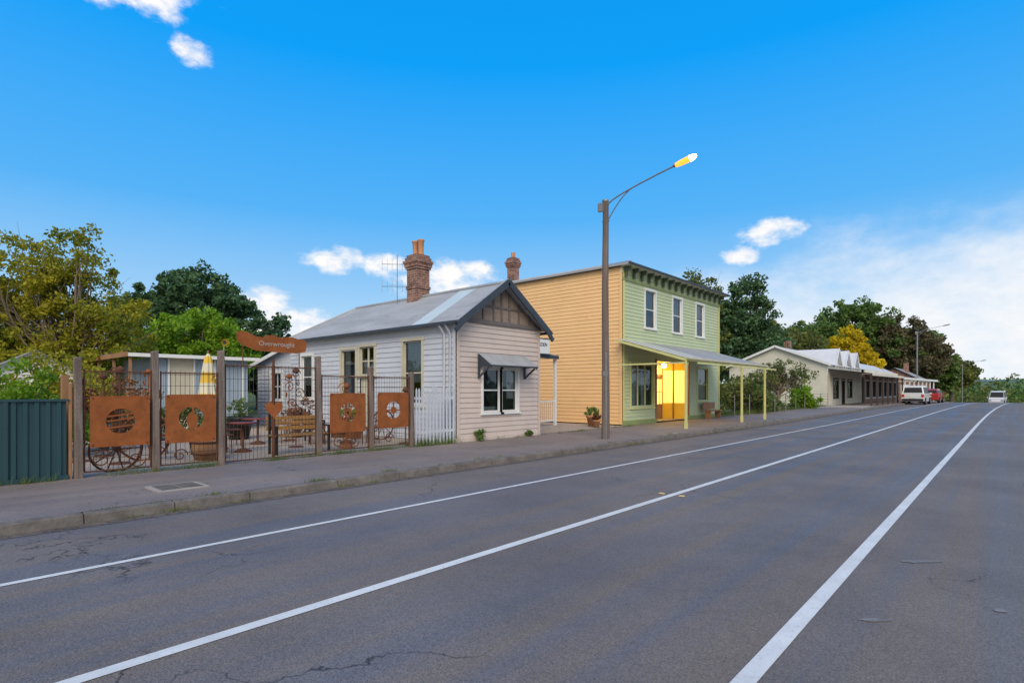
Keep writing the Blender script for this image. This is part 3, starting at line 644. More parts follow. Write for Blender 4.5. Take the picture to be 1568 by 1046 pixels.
for i in range(260):
    x=R.uniform(-85,-48);y=R.uniform(-25,60);h=R.uniform(2.5,5.5)
    for k in range(3): c.append((x+R.normal(),y+R.normal(),h*R.uniform(.2,1))); rd.append(R.uniform(.6,1.3))
leafmesh('background_trees',np.array(c),np.array(rd),36,.22,LM['mid'],None,.9,52)
def blades(name,spots,seed):
    R=np.random.default_rng(seed); V=[]
    for (x,y,z,rx,ry,n,h) in spots:
        px=x+R.normal(size=n)*rx;py=y+R.normal(size=n)*ry
        for i in range(n):
            hh=h*(.4+.8*R.random()); t=R.random()*6.28; lx,ly=R.normal(size=2)*hh*.45; wx,wy=.004*math.cos(t),.004*math.sin(t)
            V.append([(px[i]-wx,py[i]-wy,z),(px[i]+wx,py[i]+wy,z),(px[i]+lx+wx*.4,py[i]+ly+wy*.4,z+hh),(px[i]+lx-wx*.4,py[i]+ly-wy*.4,z+hh)])
    quads(name,np.array(V),LM['grass'],None)
sp=[]
for i in range(70): sp.append((-11.5,R.uniform(1,10.6),.125,.02,.12,22,R.uniform(.05,.14)))
for i in range(22): sp.append((-11.5,R.uniform(10.6,20.5),.125,.02,.12,22,R.uniform(.04,.12)))
for i in range(30): sp.append((-8.37,R.uniform(-1,30),.125,.012,.08,30,R.uniform(.02,.07)))
for i in range(22): sp.append((-8.19,R.uniform(2,30),.005,.012,.10,30,R.uniform(.02,.07)))
for i in range(60): sp.append((-11.7,R.uniform(9.0,10.6),.12,.15,.1,26,R.uniform(.1,.26)))
for i in range(110): sp.append((-11.8,R.uniform(31.2,54),.2,.25,.3,30,R.uniform(.12,.3)))
blades('grass_tufts',sp,61)
n=900; Rl=np.random.default_rng(90)
yl_=Rl.uniform(0,32,n); xl=np.where(Rl.random(n)<.6,-8.12+np.abs(Rl.normal(size=n))*.09,Rl.uniform(-11.4,-8.5,n)); zl=np.where(xl>-8.25,.012,.137)
t=Rl.random(n)*6.28; s_=.012+.014*Rl.random(n); V=np.empty((n,4,3))
for k in range(4):
    aa=t+k*math.pi/2; ss=s_*(1 if k%2 else .55); V[:,k,0]=xl+np.cos(aa)*ss; V[:,k,1]=yl_+np.sin(aa)*ss; V[:,k,2]=zl+.004*Rl.random(n)
quads('fallen_leaves',V,LM['rusty'],None)
bush('small_weed_shrub',-11.42,11.35,.13,.12,.15,.22,14,.08,40,.03,LM['mid'],62)
bush('small_weed_shrub',-11.45,13.6,.13,.10,.18,.1,10,.07,40,.03,LM['mid'],63)
def potted(name,x,y,z,r,h,lm,s,lh,mt=None):
    e=empty(name); m=M(); m.lathe((x,y,z),[(0,0),(r*.7,0),(r*.95,h*.8),(r*1.1,h*.82),(r*1.1,h),(r*.9,h),(r*.85,h*.9),(0.001,h*.9)],mt or MT['terra'],18); m.obj('pot',e)
    R=np.random.default_rng(s); n=16; c=np.column_stack([x+R.normal(size=n)*r*.6,y+R.normal(size=n)*r*.6,z+h+R.random(n)*lh]); leafmesh('foliage',c,np.full(n,.1),45,.035,lm,e,1,s)
potted('potted_plant',-12.9,19.4,.13,.24,.42,LM['mid'],70,.3)
potted('potted_plant',-12.3,18.8,.13,.16,.28,LM['rusty'],71,.15)
potted('potted_plant',-17.6,7.1,.1,.4,.7,LM['mid'],72,.5,MT['black'])
potted('potted_plant',-14.6,5.0,.1,.3,.5,LM['olive'],73,.4,MT['rust2'])
potted('potted_plant',-15.2,9.6,.1,.3,.5,LM['lime'],74,.4)
# ------------------------------------------------------------------ FENCE
FX=-11.6
F=Parts(); fp=F['sleeper_posts']
posts=[(2.08,2.15),(3.21,2.31),(4.34,2.38),(6.42,2.36),(7.80,2.16),(9.03,2.06)]
for (y,h) in posts:
    lean=random.uniform(-.02,.02)
    fp.add([(FX-.07,y-.06,.1),(FX+.06,y-.055,.1),(FX+.065,y+.06,.1),(FX-.07,y+.055,.1),(FX-.065,y-.055+lean,h),(FX+.06,y-.05+lean,h-.02),(FX+.055,y+.05+lean,h+.01),(FX-.06,y+.055+lean,h+.015)],
       [(0,3,2,1),(4,5,6,7),(0,1,5,4),(1,2,6,5),(2,3,7,6),(3,0,4,7)],MT['sleeper'])
fm=F['wire_mesh']
def mesh_panel(m,ya,yb,z0,z1,rails=True):
    n=int((yb-ya)/.075)
    for i in range(n+1):
        yy=ya+(yb-ya)*i/n; m.tube([(FX,yy,z0),(FX,yy,z1+random.uniform(-.01,.02))],.0042,MT['wire'],4,False)
    for zz in np.linspace(z0,z1-.06,9): m.tube([(FX+.005,ya,zz),(FX+.005,yb,zz)],.0042,MT['wire'],4,False)
    if rails:
        for (a,b) in (((ya,z0),(yb,z0)),((ya,z1-.03),(yb,z1-.03)),((ya,z0),(ya,z1)),((yb,z0),(yb,z1))):
            m.tube([(FX,a[0],a[1]),(FX,b[0],b[1])],.014,MT['rust2'],6)
for (a,b) in ((2.16,3.13),(3.29,4.26),(6.50,7.72),(7.88,8.95)): mesh_panel(fm,a,b,.22,1.95)
mesh_panel(F['gate_leaves'],4.42,5.36,.18,2.12); mesh_panel(F['gate_leaves'],5.41,6.34,.18,2.12)
F['gate_leaves'].tube([(FX,5.385,.16),(FX,5.385,2.25)],.025,MT['rust2'],8)
def holeplate(m,yc,zc,w,h,r,mt,x,th=.012,n=40,tilt=0):
    vs=[];
    for k in range(n):
        t=2*math.pi*k/n; c,s=math.cos(t),math.sin(t)
        sc=min((w/2)/max(abs(c),1e-6),(h/2)/max(abs(s),1e-6)); 
        oy,oz=c*sc,s*sc
        vs+= [(x+th,yc+oy,zc+oz),(x+th,yc+r*c,zc+r*s),(x,yc+oy,zc+oz),(x,yc+r*c,zc+r*s)]
    fs=[]
    for k in range(n):
        a=4*k;b=4*((k+1)%n); fs+=[(a,b,b+1,a+1),(a+2,a+3,b+3,b+2),(a,a+2,b+2,b),(a+1,b+1,b+3,a+3)]
    m.add(vs,fs,mt)
pp=F['rusted_plates']; px=FX+.075
for (ya,yb,za,zb,kind) in ((2.22,3.09,.63,1.5,0),(3.34,4.21,.62,1.52,1),(6.65,7.58,.62,1.53,2),(7.93,8.87,.66,1.54,3)):
    yc,zc=(ya+yb)/2,(za+zb)/2; n=56
    holeplate(pp,yc,zc,yb-ya,zb-za,.215,MT['rust'],px,n=n)
    for (u,v_) in ((-1,-1),(1,-1),(1,1),(-1,1)): pp.tube([(px+.012,yc+u*((yb-ya)/2-.04),zc+v_*((zb-za)/2-.04)),(px+.022,yc+u*((yb-ya)/2-.04),zc+v_*((zb-za)/2-.04))],.014,MT['rust2'],6)
    if kind==0:
        for dz in (-.1,.02,.1): pp.beam((px+.006,yc-.2,zc+dz-.02),(px+.006,yc+.2,zc+dz+.03),.01,.025,MT['rust'])
    elif kind==1:
        pp.add([(px+.006,yc-.03,zc-.21),(px+.006,yc+.1,zc-.19),(px+.006,yc+.12,zc+.02),(px+.006,yc+.05,zc+.12),(px+.006,yc-.05,zc+.09),(px+.006,yc-.09,zc-.02)],[(0,1,2,3,4,5)],MT['rust'])
        pp.tube([(px+.006,yc+.05,zc+.1),(px+.006,yc+.02,zc+.21)],.02,MT['rust'],6)
    elif kind==2:
        for k in range(7):
            t=math.pi*k/7; pp.beam((px+.006,yc-.21*math.cos(t),zc-.21*math.sin(t)),(px+.006,yc+.21*math.cos(t),zc+.21*math.sin(t)),.008,.018,MT['rust'])
    else:
        pp.beam((px+.006,yc,zc-.21),(px+.006,yc,zc+.21),.01,.04,MT['rust']);pp.beam((px+.006,yc-.21,zc),(px+.006,yc+.21,zc),.01,.04,MT['rust'])
        pp.add([(px+.012,yc+.09*math.cos(t),zc+.09*math.sin(t)) for t in np.linspace(0,2*math.pi,16,endpoint=False)],[tuple(range(16))],MT['rust'])
hp=[]
for k in range(28):
    t=2*math.pi*k/28; hp.append((px-.03,5.38+.20*math.sin(t)**3*.95,1.2+.013*(13*math.cos(t)-5*math.cos(2*t)-2*math.cos(3*t)-math.cos(4*t))))
pp.add(hp,[tuple(range(28))],MT['rust'])
sc=F['scroll_ironwork']
for (yc,zc,r,tn) in ((2.4,.42,.17,1.6),(2.9,.38,.15,-1.6),(3.6,.38,.13,1.5),(6.9,.4,.16,1.6),(7.3,.38,.14,-1.5),(8.3,.4,.14,1.6)):
    pts=[(px-.04,yc+r*(1-k/40)*math.cos(tn*2*math.pi*k/36),zc+r*(1-k/40)*math.sin(tn*2*math.pi*k/36)) for k in range(34)]
    sc.tube(pts,.012,MT['rust2'],5)
fence=group('rustic_mesh_fence',F,{'sleeper_posts':.012})
S=Parts(); sg=S['sign_plate']
out=[(4.63,2.60),(4.62,2.76),(4.70,2.80),(4.85,2.78),(5.0,2.71),(5.15,2.70),(5.25,2.75),(5.4,2.76),(5.5,2.71),(5.65,2.74),(5.8,2.74),(5.95,2.70),(6.08,2.70),(6.12,2.58),(6.08,2.44),(5.9,2.40),(5.5,2.40),(5.2,2.41),(5.0,2.42),(4.85,2.47),(4.72,2.52)]
no=len(out); vs=[(FX+.02,a,b) for a,b in out]+[(FX+.035,a,b) for a,b in out]
sg.add(vs,[tuple(range(no)),tuple(range(no,2*no))]+[(i,(i+1)%no,no+(i+1)%no,no+i) for i in range(no)],MT['rust'])
for yy in (4.75,5.95): S['brackets'].tube([(FX+.015,yy,2.1),(FX+.015,yy,2.5)],.012,MT['rust2'],6)
se=group('garden_gate_sign',S); text('Overwrought',(FX+.037,5.45,2.57),(math.pi/2,0,math.pi/2),.14,mat('cut_lettering',(0.40,0.36,0.34),.8,.1),se,.002)
S=Parts(); S['stem'].tube([(-13.2,5.0,.1),(-13.2,5.02,1.5),(-13.22,5.0,2.62)],.014,MT['greentrim'],6)
yl=mat('flower_yellow',(0.75,0.42,0.02),.6,.1)
for k in range(12):
    t=2*math.pi*k/12; S['petals'].add([(-13.18,5+.04*math.cos(t-.2),2.68+.04*math.sin(t-.2)),(-13.15,5+.11*math.cos(t),2.68+.11*math.sin(t)),(-13.18,5+.04*math.cos(t+.2),2.68+.04*math.sin(t+.2))],[(0,1,2)],yl)
S['centre'].add([(-13.17,5+.045*math.cos(t),2.68+.045*math.sin(t)) for t in np.linspace(0,6.28,12,endpoint=False)],[tuple(range(12))],MT['brown'])
group('metal_sunflower',S)
m=M(); Tz=1.42
yy=-8.0; pts=[]
while yy<1.93:
    pts+= [(FX,yy),(FX,yy+.055),(FX-.028,yy+.068),(FX-.028,yy+.125)]; yy+=.14
vs=[];fs=[]
for (x,y) in pts: vs+= [(x,y,.14),(x,y,Tz)]
for i in range(len(pts)-1): fs.append((2*i,2*i+2,2*i+3,2*i+1))
m.add(vs,fs,MT['teal']); m.box(FX-.045,FX+.02,-8,1.95,Tz-.005,Tz+.035,MT['teal']); m.box(FX-.045,FX+.02,-8,1.95,.13,.2,MT['teal'])
for y in (-6,-3.6,-1.2,1.17): m.box(FX-.05,FX+.012,y-.03,y+.03,.12,Tz-.006,MT['teal'])
m.obj('steel_panel_fence')
m=M(); m.box(FX-.1,FX-.0,1.96,2.07-.07,.1,1.72,MT['timber']); m.box(FX-.35,FX-.25,1.9,2.0,.1,1.85,MT['timber']); m.obj('timber_fence_post',bevel=.008)
m=M()
y=9.14
while y<10.5:
    h=random.uniform(1.55,1.78); ww=.05
    if random.random()<.85:
        l=random.uniform(-.02,.02)
        m.add([(FX+.02,y,.13),(FX+.02,y+ww,.13),(FX+.02,y+ww+l,h-.06),(FX+.02,y+ww/2+l,h),(FX+.02,y+l,h-.06),(FX,y,.13),(FX,y+ww,.13),(FX,y+ww+l,h-.06),(FX,y+ww/2+l,h),(FX,y+l,h-.06)],
         [(0,1,2,3,4),(9,8,7,6,5),(0,5,6,1),(1,6,7,2),(2,7,8,3),(3,8,9,4),(4,9,5,0)],MT['side'])
    y+=.12
for zz in (.45,1.35): m.box(FX-.045,FX-.002,9.1,10.55,zz,zz+.07,MT['side'])
m.obj('white_picket_gate')
# ------------------------------------------------------------------ yard things
S=Parts(); s=S['canopy']; 
MT['umb']=mat('umbrella_gold',(0.75,0.48,0.06),.8,.15); MT['umb2']=mat('umbrella_cream',(0.68,0.62,0.46),.8,.1)
ux,uy=-16.7,5.9
prof_u=[(.02,2.62),(.06,2.55),(.10,2.35),(.13,2.1),(.16,1.8),(.20,1.5),(.22,1.38)]
n=16
for i in range(len(prof_u)-1):
    for k in range(n):
        def q(j,kk): 
            r,z=prof_u[j]; r*=1.0+.25*(kk%2); t=2*math.pi*kk/n; return (ux+r*math.cos(t),uy+r*math.sin(t),z)
        s.add([q(i,k),q(i,(k+1)%n),q(i+1,(k+1)%n),q(i+1,k)],[(0,1,2,3)],MT['umb'] if i%2 else MT['umb2'])
S['pole'].tube([(ux,uy,.1),(ux,uy,2.7)],.022,MT['timber'],8); S['base'].lathe((ux,uy,.1),[(0,0),(.28,0),(.28,.05),(.05,.1),(.04,.25)],MT['conc'],16)
group('closed_patio_umbrella',S)
def bench(name,x,y,rot,mt,L=1.4):
    m=M()
    for i in range(4): m.box(-.22+i*.11,-.13+i*.11,-L/2,L/2,.43,.46,mt)
    for i in range(3): m.box(-.28,-.25,-L/2,L/2,.55+i*.12,.64+i*.12,mt)
    for yy in (-L/2+.06,L/2-.06):
        m.box(-.28,.2,yy-.025,yy+.025,.39,.43,MT['black']); m.box(-.25,-.2,yy-.025,yy+.025,0,.95,MT['black']) ; m.box(.15,.2,yy-.025,yy+.025,0,.64,MT['black']); m.box(-.2,.2,yy-.03,yy+.03,.62,.66,MT['black'])
    o=m.obj(name); o.location=(x,y,.1); o.rotation_euler=(0,0,rot); return o
bench('garden_bench',-12.7,6.55,-.05,MT['seat']); bench('garden_bench',-15.0,8.2,1.2,MT['rust'],1.1)
def table(name,x,y,mt,r=.4,h=.72):
    m=M(); m.lathe((0,0,0),[(0,h),(r,h),(r,h-.03),(0,h-.03)],mt,20); m.lathe((0,0,0),[(.03,h-.03),(.03,.1),(.2,.03),(.2,0)],MT['rust2'],10)
    o=m.obj(name); o.location=(x,y,.1)
def chair(name,x,y,rot,mt):
    m=M(); m.box(-.2,.2,-.2,.2,.43,.46,mt)
    for a in (-.18,.18):
        for b in (-.18,.18): m.tube([(a,b,0),(a*.95,b*.95,.43)],.014,MT['rust2'],5)
    pts=[(-.2,.2*math.cos(t),.46+.42*math.sin(t)) for t in np.linspace(0,math.pi,14)]; m.tube(pts,.014,mt,6)
    for yy in (-.1,0,.1): m.tube([(-.2,yy,.46),(-.2,yy,.8)],.009,mt,5)
    o=m.obj(name); o.location=(x,y,.1); o.rotation_euler=(0,0,rot)
redp=mat('maroon_paint',(0.22,0.05,0.04),.5,.2)
table('cafe_table',-15.6,6.8,redp); table('cafe_table',-14.0,8.6,MT['rust2']); table('cafe_table',-17.5,9.0,redp); table('cafe_table',-13.9,5.7,redp,.32)
for (x,y,r_) in ((-15.6,6.1,1.5),(-15.5,7.5,-1.5),(-14.2,7.8,1.2),(-13.4,9.0,-2.5),(-17.2,8.2,1.4),(-13.6,3.9,.3),(-14.9,4.1,2.2),(-13.9,5.2,1.5)): chair('garden_chair',x,y,r_,random.choice([redp,MT['rust'],MT['rust2'],MT['black']]))
def wheel(name,x,y,r,mt):
    m=M(); pts=[(0,r*math.cos(t),r+r*math.sin(t)) for t in np.linspace(0,2*math.pi,29)]; m.tube(pts,.022,mt,6,False)
    for k in range(10):
        t=2*math.pi*k/10; m.tube([(0,.05*math.cos(t),r+.05*math.sin(t)),(0,r*math.cos(t),r+r*math.sin(t))],.012,mt,5)
    m.tube([(-.06,0,r),(.06,0,r)],.05,mt,10); o=m.obj(name); o.location=(x,y,.1); o.rotation_euler=(0,.12,.1)
wheel('rusted_cart_wheel',-12.3,2.75,.42,MT['rust2']); wheel('rusted_cart_wheel',-13.8,3.6,.5,MT['rust']); wheel('rusted_cart_wheel',-14.2,9.9,.45,MT['rust2'])
def sculpture(name,x,y,h,mt,sd):
    R_=random.Random(sd); m=M(); m.tube([(0,0,0),(0,0,h)],.016,mt,6)
    for i in range(5):
        z=h*(.45+.13*i); r=.1+.08*R_.random(); a=R_.random()*6.28
        pts=[(math.cos(a)*r*(1-k/26)*math.cos(k*.4),math.sin(a)*r*(1-k/26)*math.cos(k*.4)+.1*math.cos(a),z+r*(1-k/26)*math.sin(k*.4)) for k in range(24)]
        m.tube(pts,.012,mt,5)
    m.lathe((0,0,h),[(0,.1),(.07,.06),(.09,0),(.05,-.05),(0,-.07)],mt,10); m.lathe((0,0,0),[(0,.04),(.18,.03),(.2,0)],mt,12)
    o=m.obj(name); o.location=(x,y,.1)
for i,(x,y,h) in enumerate(((-13.5,3.1,1.9),(-14.5,2.6,1.7),(-15.0,5.6,1.8),(-14.0,7.1,2.0),(-16.0,7.9,1.9),(-13.5,8.3,1.6),(-12.6,9.6,1.5),(-18.0,4.8,2.0),(-12.9,7.9,1.3),(-15.3,3.2,1.8))): sculpture('scrap_metal_sculpture',x,y,h,random.choice([MT['rust'],MT['rust2']]),i)
for i,(x,y) in enumerate(((-13.0,4.6),(-16.0,9.6))):
    e=empty('barrel_planter'); m=M(); m.lathe((x,y,.1),[(0,0),(.27,0),(.33,.25),(.30,.5),(.27,.5),(.27,.42),(0.01,.42)],MT['timber'],20)
    for z in (.12,.36): m.lathe((x,y,.1),[(.31,z),(.337,z+.001),(.337,z+.04),(.31,z+.041)],MT['rust2'],20)
    m.obj('barrel',e); R_=np.random.default_rng(80+i); c=np.column_stack([x+R_.normal(size=18)*.15,y+R_.normal(size=18)*.15,.62+R_.random(18)*.35]); leafmesh('foliage',c,np.full(18,.1),50,.03,LM['lime' if i else 'mid'],e,1,80+i)
S=Parts(); w=S['walls']; 
MT['shedwall']=mat('shed_cladding',(0.30,0.38,0.46),.5,.12,1)
sx,sy0,sy1=-22.0,6.1,9.2
def vcorr(m,P,D,N,L,z0,z1,mt,skip=None,pitch=.09,amp=.012):
    n=int(L/pitch*4);vs=[];fs=[]
    for i in range(n+1):
        a=L*i/n;o=amp*math.sin(a/pitch*6.283); 
        for z in (z0,z1): vs.append((P[0]+D[0]*a+N[0]*o,P[1]+D[1]*a+N[1]*o,z))
    for i in range(n):
        a=L*i/n
        if skip and skip[0]<a<skip[1]: continue
        fs.append((2*i,2*i+2,2*i+3,2*i+1))
    m.add(vs,fs,mt,True)
vcorr(w,(sx,sy0),(0,1),(1,0),sy1-sy0,.1,2.75,MT['shedwall'],(.4,1.2)); vcorr(w,(sx,sy0),(-1,0),(0,-1),4,.1,2.75,MT['shedwall'])
w.ob((sx,sy0),(0,1),(1,0),.38,1.22,-.05,-.01,.1,2.75,MT['cream'])
for yy in (sy0+.38,sy0+1.2,sy0+1.9,sy0+2.9): w.box(sx+.012,sx+.04,yy-.03,yy+.03,.1,2.7,MT['white'])
rf=S['roof']; rf.corr((sx+.35,sy0-.9,2.82),(0,1,0),sy1-sy0+1.2,(-4.6,0,.12),lambda a:(0,4.7),MT['zinc'],.1); rf.box(sx+.33,sx+.4,sy0-.9,sy1+.3,2.72,2.84,MT['white']); rf.box(sx-4.3,sx+.33,sy0-.94,sy0-.9,2.72,2.88,MT['timber'])
for xx in (sx+.2,sx-1.8,sx-4): S['posts'].box(xx-.04,xx+.04,sy0-.85,sy0-.77,.1,2.75,MT['timber'])
group('garden_shed',S)
S=Parts(); w=S['walls']; w.boards((-26,2.2),(0,1),(1,0),2.4,.1,2.3,MT['white'],.15,clip=None); w.boards((-26,2.2),(-1,0),(0,-1),3,.1,2.3,MT['white'],.15)
w.add([(-26,2.2,2.3),(-26,4.6,2.3),(-26,3.4,3.0)],[(0,1,2)],MT['white'])
for y_,d_ in ((2.0,1.4),(4.8,-1.4)): S['roof'].corr((-25.7,y_,2.2),(-1,0,0),3.6,(0,d_,.82),lambda a:(0,1.62),MT['zinc'],.1)
group('white_garden_shed',S)
# ------------------------------------------------------------------ street lamps
MT['lampglow']=emit('lamp_glow_orange',(1.0,0.30,0.03),2.2); MT['lampcore']=emit('lamp_glow_core',(1.0,0.80,0.42),12.0)
MT['lampoff']=mat('lamp_lens_off',(0.5,0.5,0.48),.3,.05)
def street_lamp(x,y,z,h,wood=True,lit=True,reach=2.6):
    S=Parts(); pm=MT['pole'] if wood else MT['steel']
    S['pole'].tube([(x,y,z-.2)]+[(x+.01*math.sin(i),y,z+h*i/8) for i in range(1,9)],[.125]+[.122-.035*i/8 for i in range(1,9)] if wood else .07,pm,14)
    a=S['arm']; t=z+h
    pts=[]
    for k in range(13):
        u=k/12; pts.append((x+.08+(reach-.45)*u,y,t-.12+.58*u**.72 ))
    a.tube(pts,.022,MT['steel'],7)
    pts=[(x+.08+.95*u,y,t-.62+(.60+.35*.62)*(1-(1-u)**1.7)) for u in np.linspace(0,1,9)]
    a.tube(pts,.018,MT['steel'],7)
    a.tube([(x-.1,y,t-.12),(x+.12,y,t-.12)],.03,MT['steel'],6); a.tube([(x-.1,y,t-.62),(x+.12,y,t-.62)],.03,MT['steel'],6)
    S['fuse_box'].box(x-.16,x+.0,y-.19,y-.1,t-.35,t-.1,MT['steel']); 
    if wood:
        S['pole_cap'].lathe((x,y,t),[(.1,-.03),(.1,.02),(0,.05)],MT['steel'],12); S['asset_band'].lathe((x,y,z+1.9),[(.118,0),(.119,.14)],MT['steel'],14)
        S['cable_conduit'].tube([(x+.09,y-.11,z),(x+.085,y-.105,z+2.6)],.022,MT['steel'],8)
    hx=x+reach-.42; hz=t+.455
    hd=S['lamp_head']; secs=[(0,.035,.03),(.08,.07,.05),(.25,.10,.065),(.5,.12,.07),(.62,.08,.045),(.67,.01,.01)]
    def sec(u,hw,hh,lo,hi,n=10):
        return [(hx+u*1.0,y+hw*math.cos(t_),hz+u*.18+ (hh if math.sin(t_)>0 else hh*1.2)*math.sin(t_)) for t_ in np.linspace(lo,hi,n)]
    for lo,hi,up in ((0,math.pi,1),(math.pi,2*math.pi,0)):
        for i in range(len(secs)-1):
            A=sec(*secs[i],lo,hi);Bq=sec(*secs[i+1],lo,hi)
            if not lit: mm=MT['steel'] if up or i<2 else MT['lampoff']
            else: mm=MT['steel'] if i==0 else (MT['lampglow'] if i<=2 else MT['lampcore'])
            hd.add(A+Bq,[(k,k+1,10+k+1,10+k) for k in range(9)],mm,True)
    return group('street_lamp',S)
street_lamp(-9.09,14.39,.12,7.2)
street_lamp(-8.0,80,prof(80)+.1,8.2,False,False,2.8)
street_lamp(-5.85,120,prof(120),7.0,False,False,2.8)
# ------------------------------------------------------------------ far shops
S=Parts(); w=S['walls']; X0=-11.9;Xb=-20.5;ya,yb=55,70;zb0=.25
MT['creamboards']=mat('cream_boards',srgb(208,202,184),.6,.12,1)
MT['whiteroof']=mat('pale_roof',(0.60,0.61,0.63),.5,.1,.6)
w.boards((X0,ya),(-1,0),(0,-1),X0-Xb,zb0,3.9,MT['creamboards'],.2)
xm=(X0+Xb)/2; w.add([(X0,ya-.01,3.9),(Xb,ya-.01,3.9),(xm,ya-.01,5.6)],[(0,1,2)],MT['creamboards'])
w.boards((X0,ya),(0,1),(1,0),yb-ya,zb0,3.95,MT['creamboards'],.2,[(2,4,.9,2.6),(5.5,6.6,.3,2.6),(8,10,.9,2.6)])
for (a_,b_,c_,d_) in ((2,4,.9,2.6),(5.5,6.6,.3,2.6),(8,10,.9,2.6)): S['windows'].window((X0,ya),(0,1),(1,0),a_,b_,c_,d_,MT['brown'],MT['glass'],None,cols=2,rows=1)
S['windows'].window((X0,ya),(-1,0),(0,-1),2.2,3.2,1.2,2.7,MT['white'],MT['glass'],None)
hh=X0-xm
for (x,d_) in ((X0+.3,-1),(Xb-.3,1)): S['roof'].corr((x,ya-.3,3.82),(0,1,0),yb-ya+.6,(d_*(hh+.3),0,1.85),lambda a:(0,math.hypot(hh+.3,1.85)),MT['whiteroof'],.2,.02)
S['roof'].beam((X0+.32,ya-.33,3.82),(xm,ya-.33,5.68),.04,.2,MT['white'],up=(1,0,1));S['roof'].beam((Xb-.32,ya-.33,3.82),(xm,ya-.33,5.68),.04,.2,MT['white'],up=(-1,0,1))
for yc in (58.5,62.5,66.5):
    S['roof'].add([(X0-.1,yc-1.3,3.95),(X0-.1,yc+1.3,3.95),(X0-.1,yc,5.35)],[(0,1,2)],MT['creamboards'])
    for s_ in (-1,1): S['roof'].add([(X0+.2,yc-s_*1.6,3.7),(X0+.2,yc,5.45),(xm+.5,yc,5.45),(X0-1,yc-s_*1.6,4.1)],[(0,1,2,3)],MT['whiteroof'])
    for s_ in (-1,1): S['roof'].beam((X0+.22,yc-s_*1.6,3.68),(X0+.22,yc,5.43),.04,.16,MT['white'])
S['chimney'].box(-17.5,-16.9,62,62.6,4.5,6.7,MT['brick'])
v=S['verandah']; vx=-8.9
for i,y in enumerate(np.arange(ya,yb+.1,2.5)): 
    zz=prof(y); v.box(vx+sh(y)-.06,vx+sh(y)+.06,y-.06,y+.06,zz+.1,2.95,MT['brown'])
v.add([(X0,ya,3.5),(vx+.1+sh(ya),ya,3.02),(vx+.1+sh(yb),yb,3.02),(X0,yb,3.5)],[(0,1,2,3)],MT['whiteroof'])
v.add([(X0,ya,3.46),(vx+.1+sh(ya),ya,2.98),(vx+.1+sh(yb),yb,2.98),(X0,yb,3.46)],[(0,1,2,3)],MT['brown'])
v.beam((vx+.12+sh(ya),ya,2.93),(vx+.12+sh(yb),yb,2.93),.06,.2,MT['creamboards'])
group('weatherboard_shop',S)
S=Parts();w=S['walls'];ya,yb=70.3,94; X0=-11.7;Xb=-15.0
fb=mat('far_shop_wall_shaded',srgb(140,122,108),.7,.2,1)  # brown darkened to carry the verandah's shade in the wall colour
w.box(Xb,X0,ya,yb,0,3.5,fb)
w.box(X0-.05,X0+.08,ya+.05,yb+.1,3.5,3.9,MT['creamboards'])
for i in range(6):
    S['windows'].box(X0+.005,X0+.02,ya+.85+i*3.9,ya+3.15+i*3.9,.65,2.75,MT['white'])
    S['windows'].box(X0+.021,X0+.03,ya+1+i*3.9,ya+3.0+i*3.9,.8,2.6,MT['dark']); 
S['roof'].add([(X0-.1,ya,3.9),(X0-.1,yb,3.9),(-13.4,yb-2,4.8),(-13.4,ya+2,4.8)],[(0,1,2,3)],MT['whiteroof']);S['roof'].add([(Xb,ya,3.55),(X0-.1,ya,3.9),(-13.4,ya+2,4.8)],[(0,1,2)],MT['whiteroof']);S['roof'].add([(Xb,ya,3.55),(Xb,yb,3.55),(-13.4,yb-2,4.8),(-13.4,ya+2,4.8)],[(0,1,2,3)],MT['whiteroof'])
v=S['verandah']
for y in np.arange(ya+1.2,yb+.1,2.85): zz=prof(y); v.box(vx+sh(y)-.07,vx+sh(y)+.07,y-.07,y+.07,zz+.1,2.8,MT['white'])
yy_=np.linspace(ya,yb,8)
for a_,b_ in zip(yy_[:-1],yy_[1:]):
    v.add([(X0,a_,3.35),(vx+.1+sh(a_),a_,2.92),(vx+.1+sh(b_),b_,2.92),(X0,b_,3.35)],[(0,1,2,3)],MT['whiteroof'])
    v.beam((vx+.12+sh(a_),a_,2.84),(vx+.12+sh(b_),b_,2.84),.06,.24,MT['white'])
group('verandah_shop',S)
S=Parts();w=S['walls'];w.box(-16,-9.5,100,110,-1,2.8,MT['brick']);w.box(-16.1,-9.4,99.9,110.1,2.8,3.0,MT['cream'])
for s_ in ((-9.2,-1),(-16.3,1)): S['roof'].corr((s_[0],99.6,2.95),(0,1,0),10.8,(s_[1]*3.55,0,2.0),lambda a:(0,4.07),MT['zinc'],.3,.02)
S['walls'].add([(-9.5,99.95,3.0),(-16,99.95,3.0),(-12.75,99.95,4.8)],[(0,1,2)],MT['brick']);S['windows'].box(-12,-11,99.93,99.97,1,2.4,MT['white']);S['chimney'].box(-12,-11.4,103,103.6,3.4,5.7,MT['brick'])
group('brick_house',S)
m=M()
for y in np.arange(31.6,54,2.4): m.tube([(-11.5,y,.1),(-11.5,y,1.35)],.03,MT['steel'],6)
for z in (.35,.6,.85,1.1,1.3): m.tube([(-11.5,31.6,z),(-11.5,53.2,z)],.008,MT['wire'],4)
m.obj('wire_fence')
m=M(); m.box(-11.4,-8.4,50,54.5,.27-.06,.265+.02,MT['conc']); m.obj('concrete_driveway')
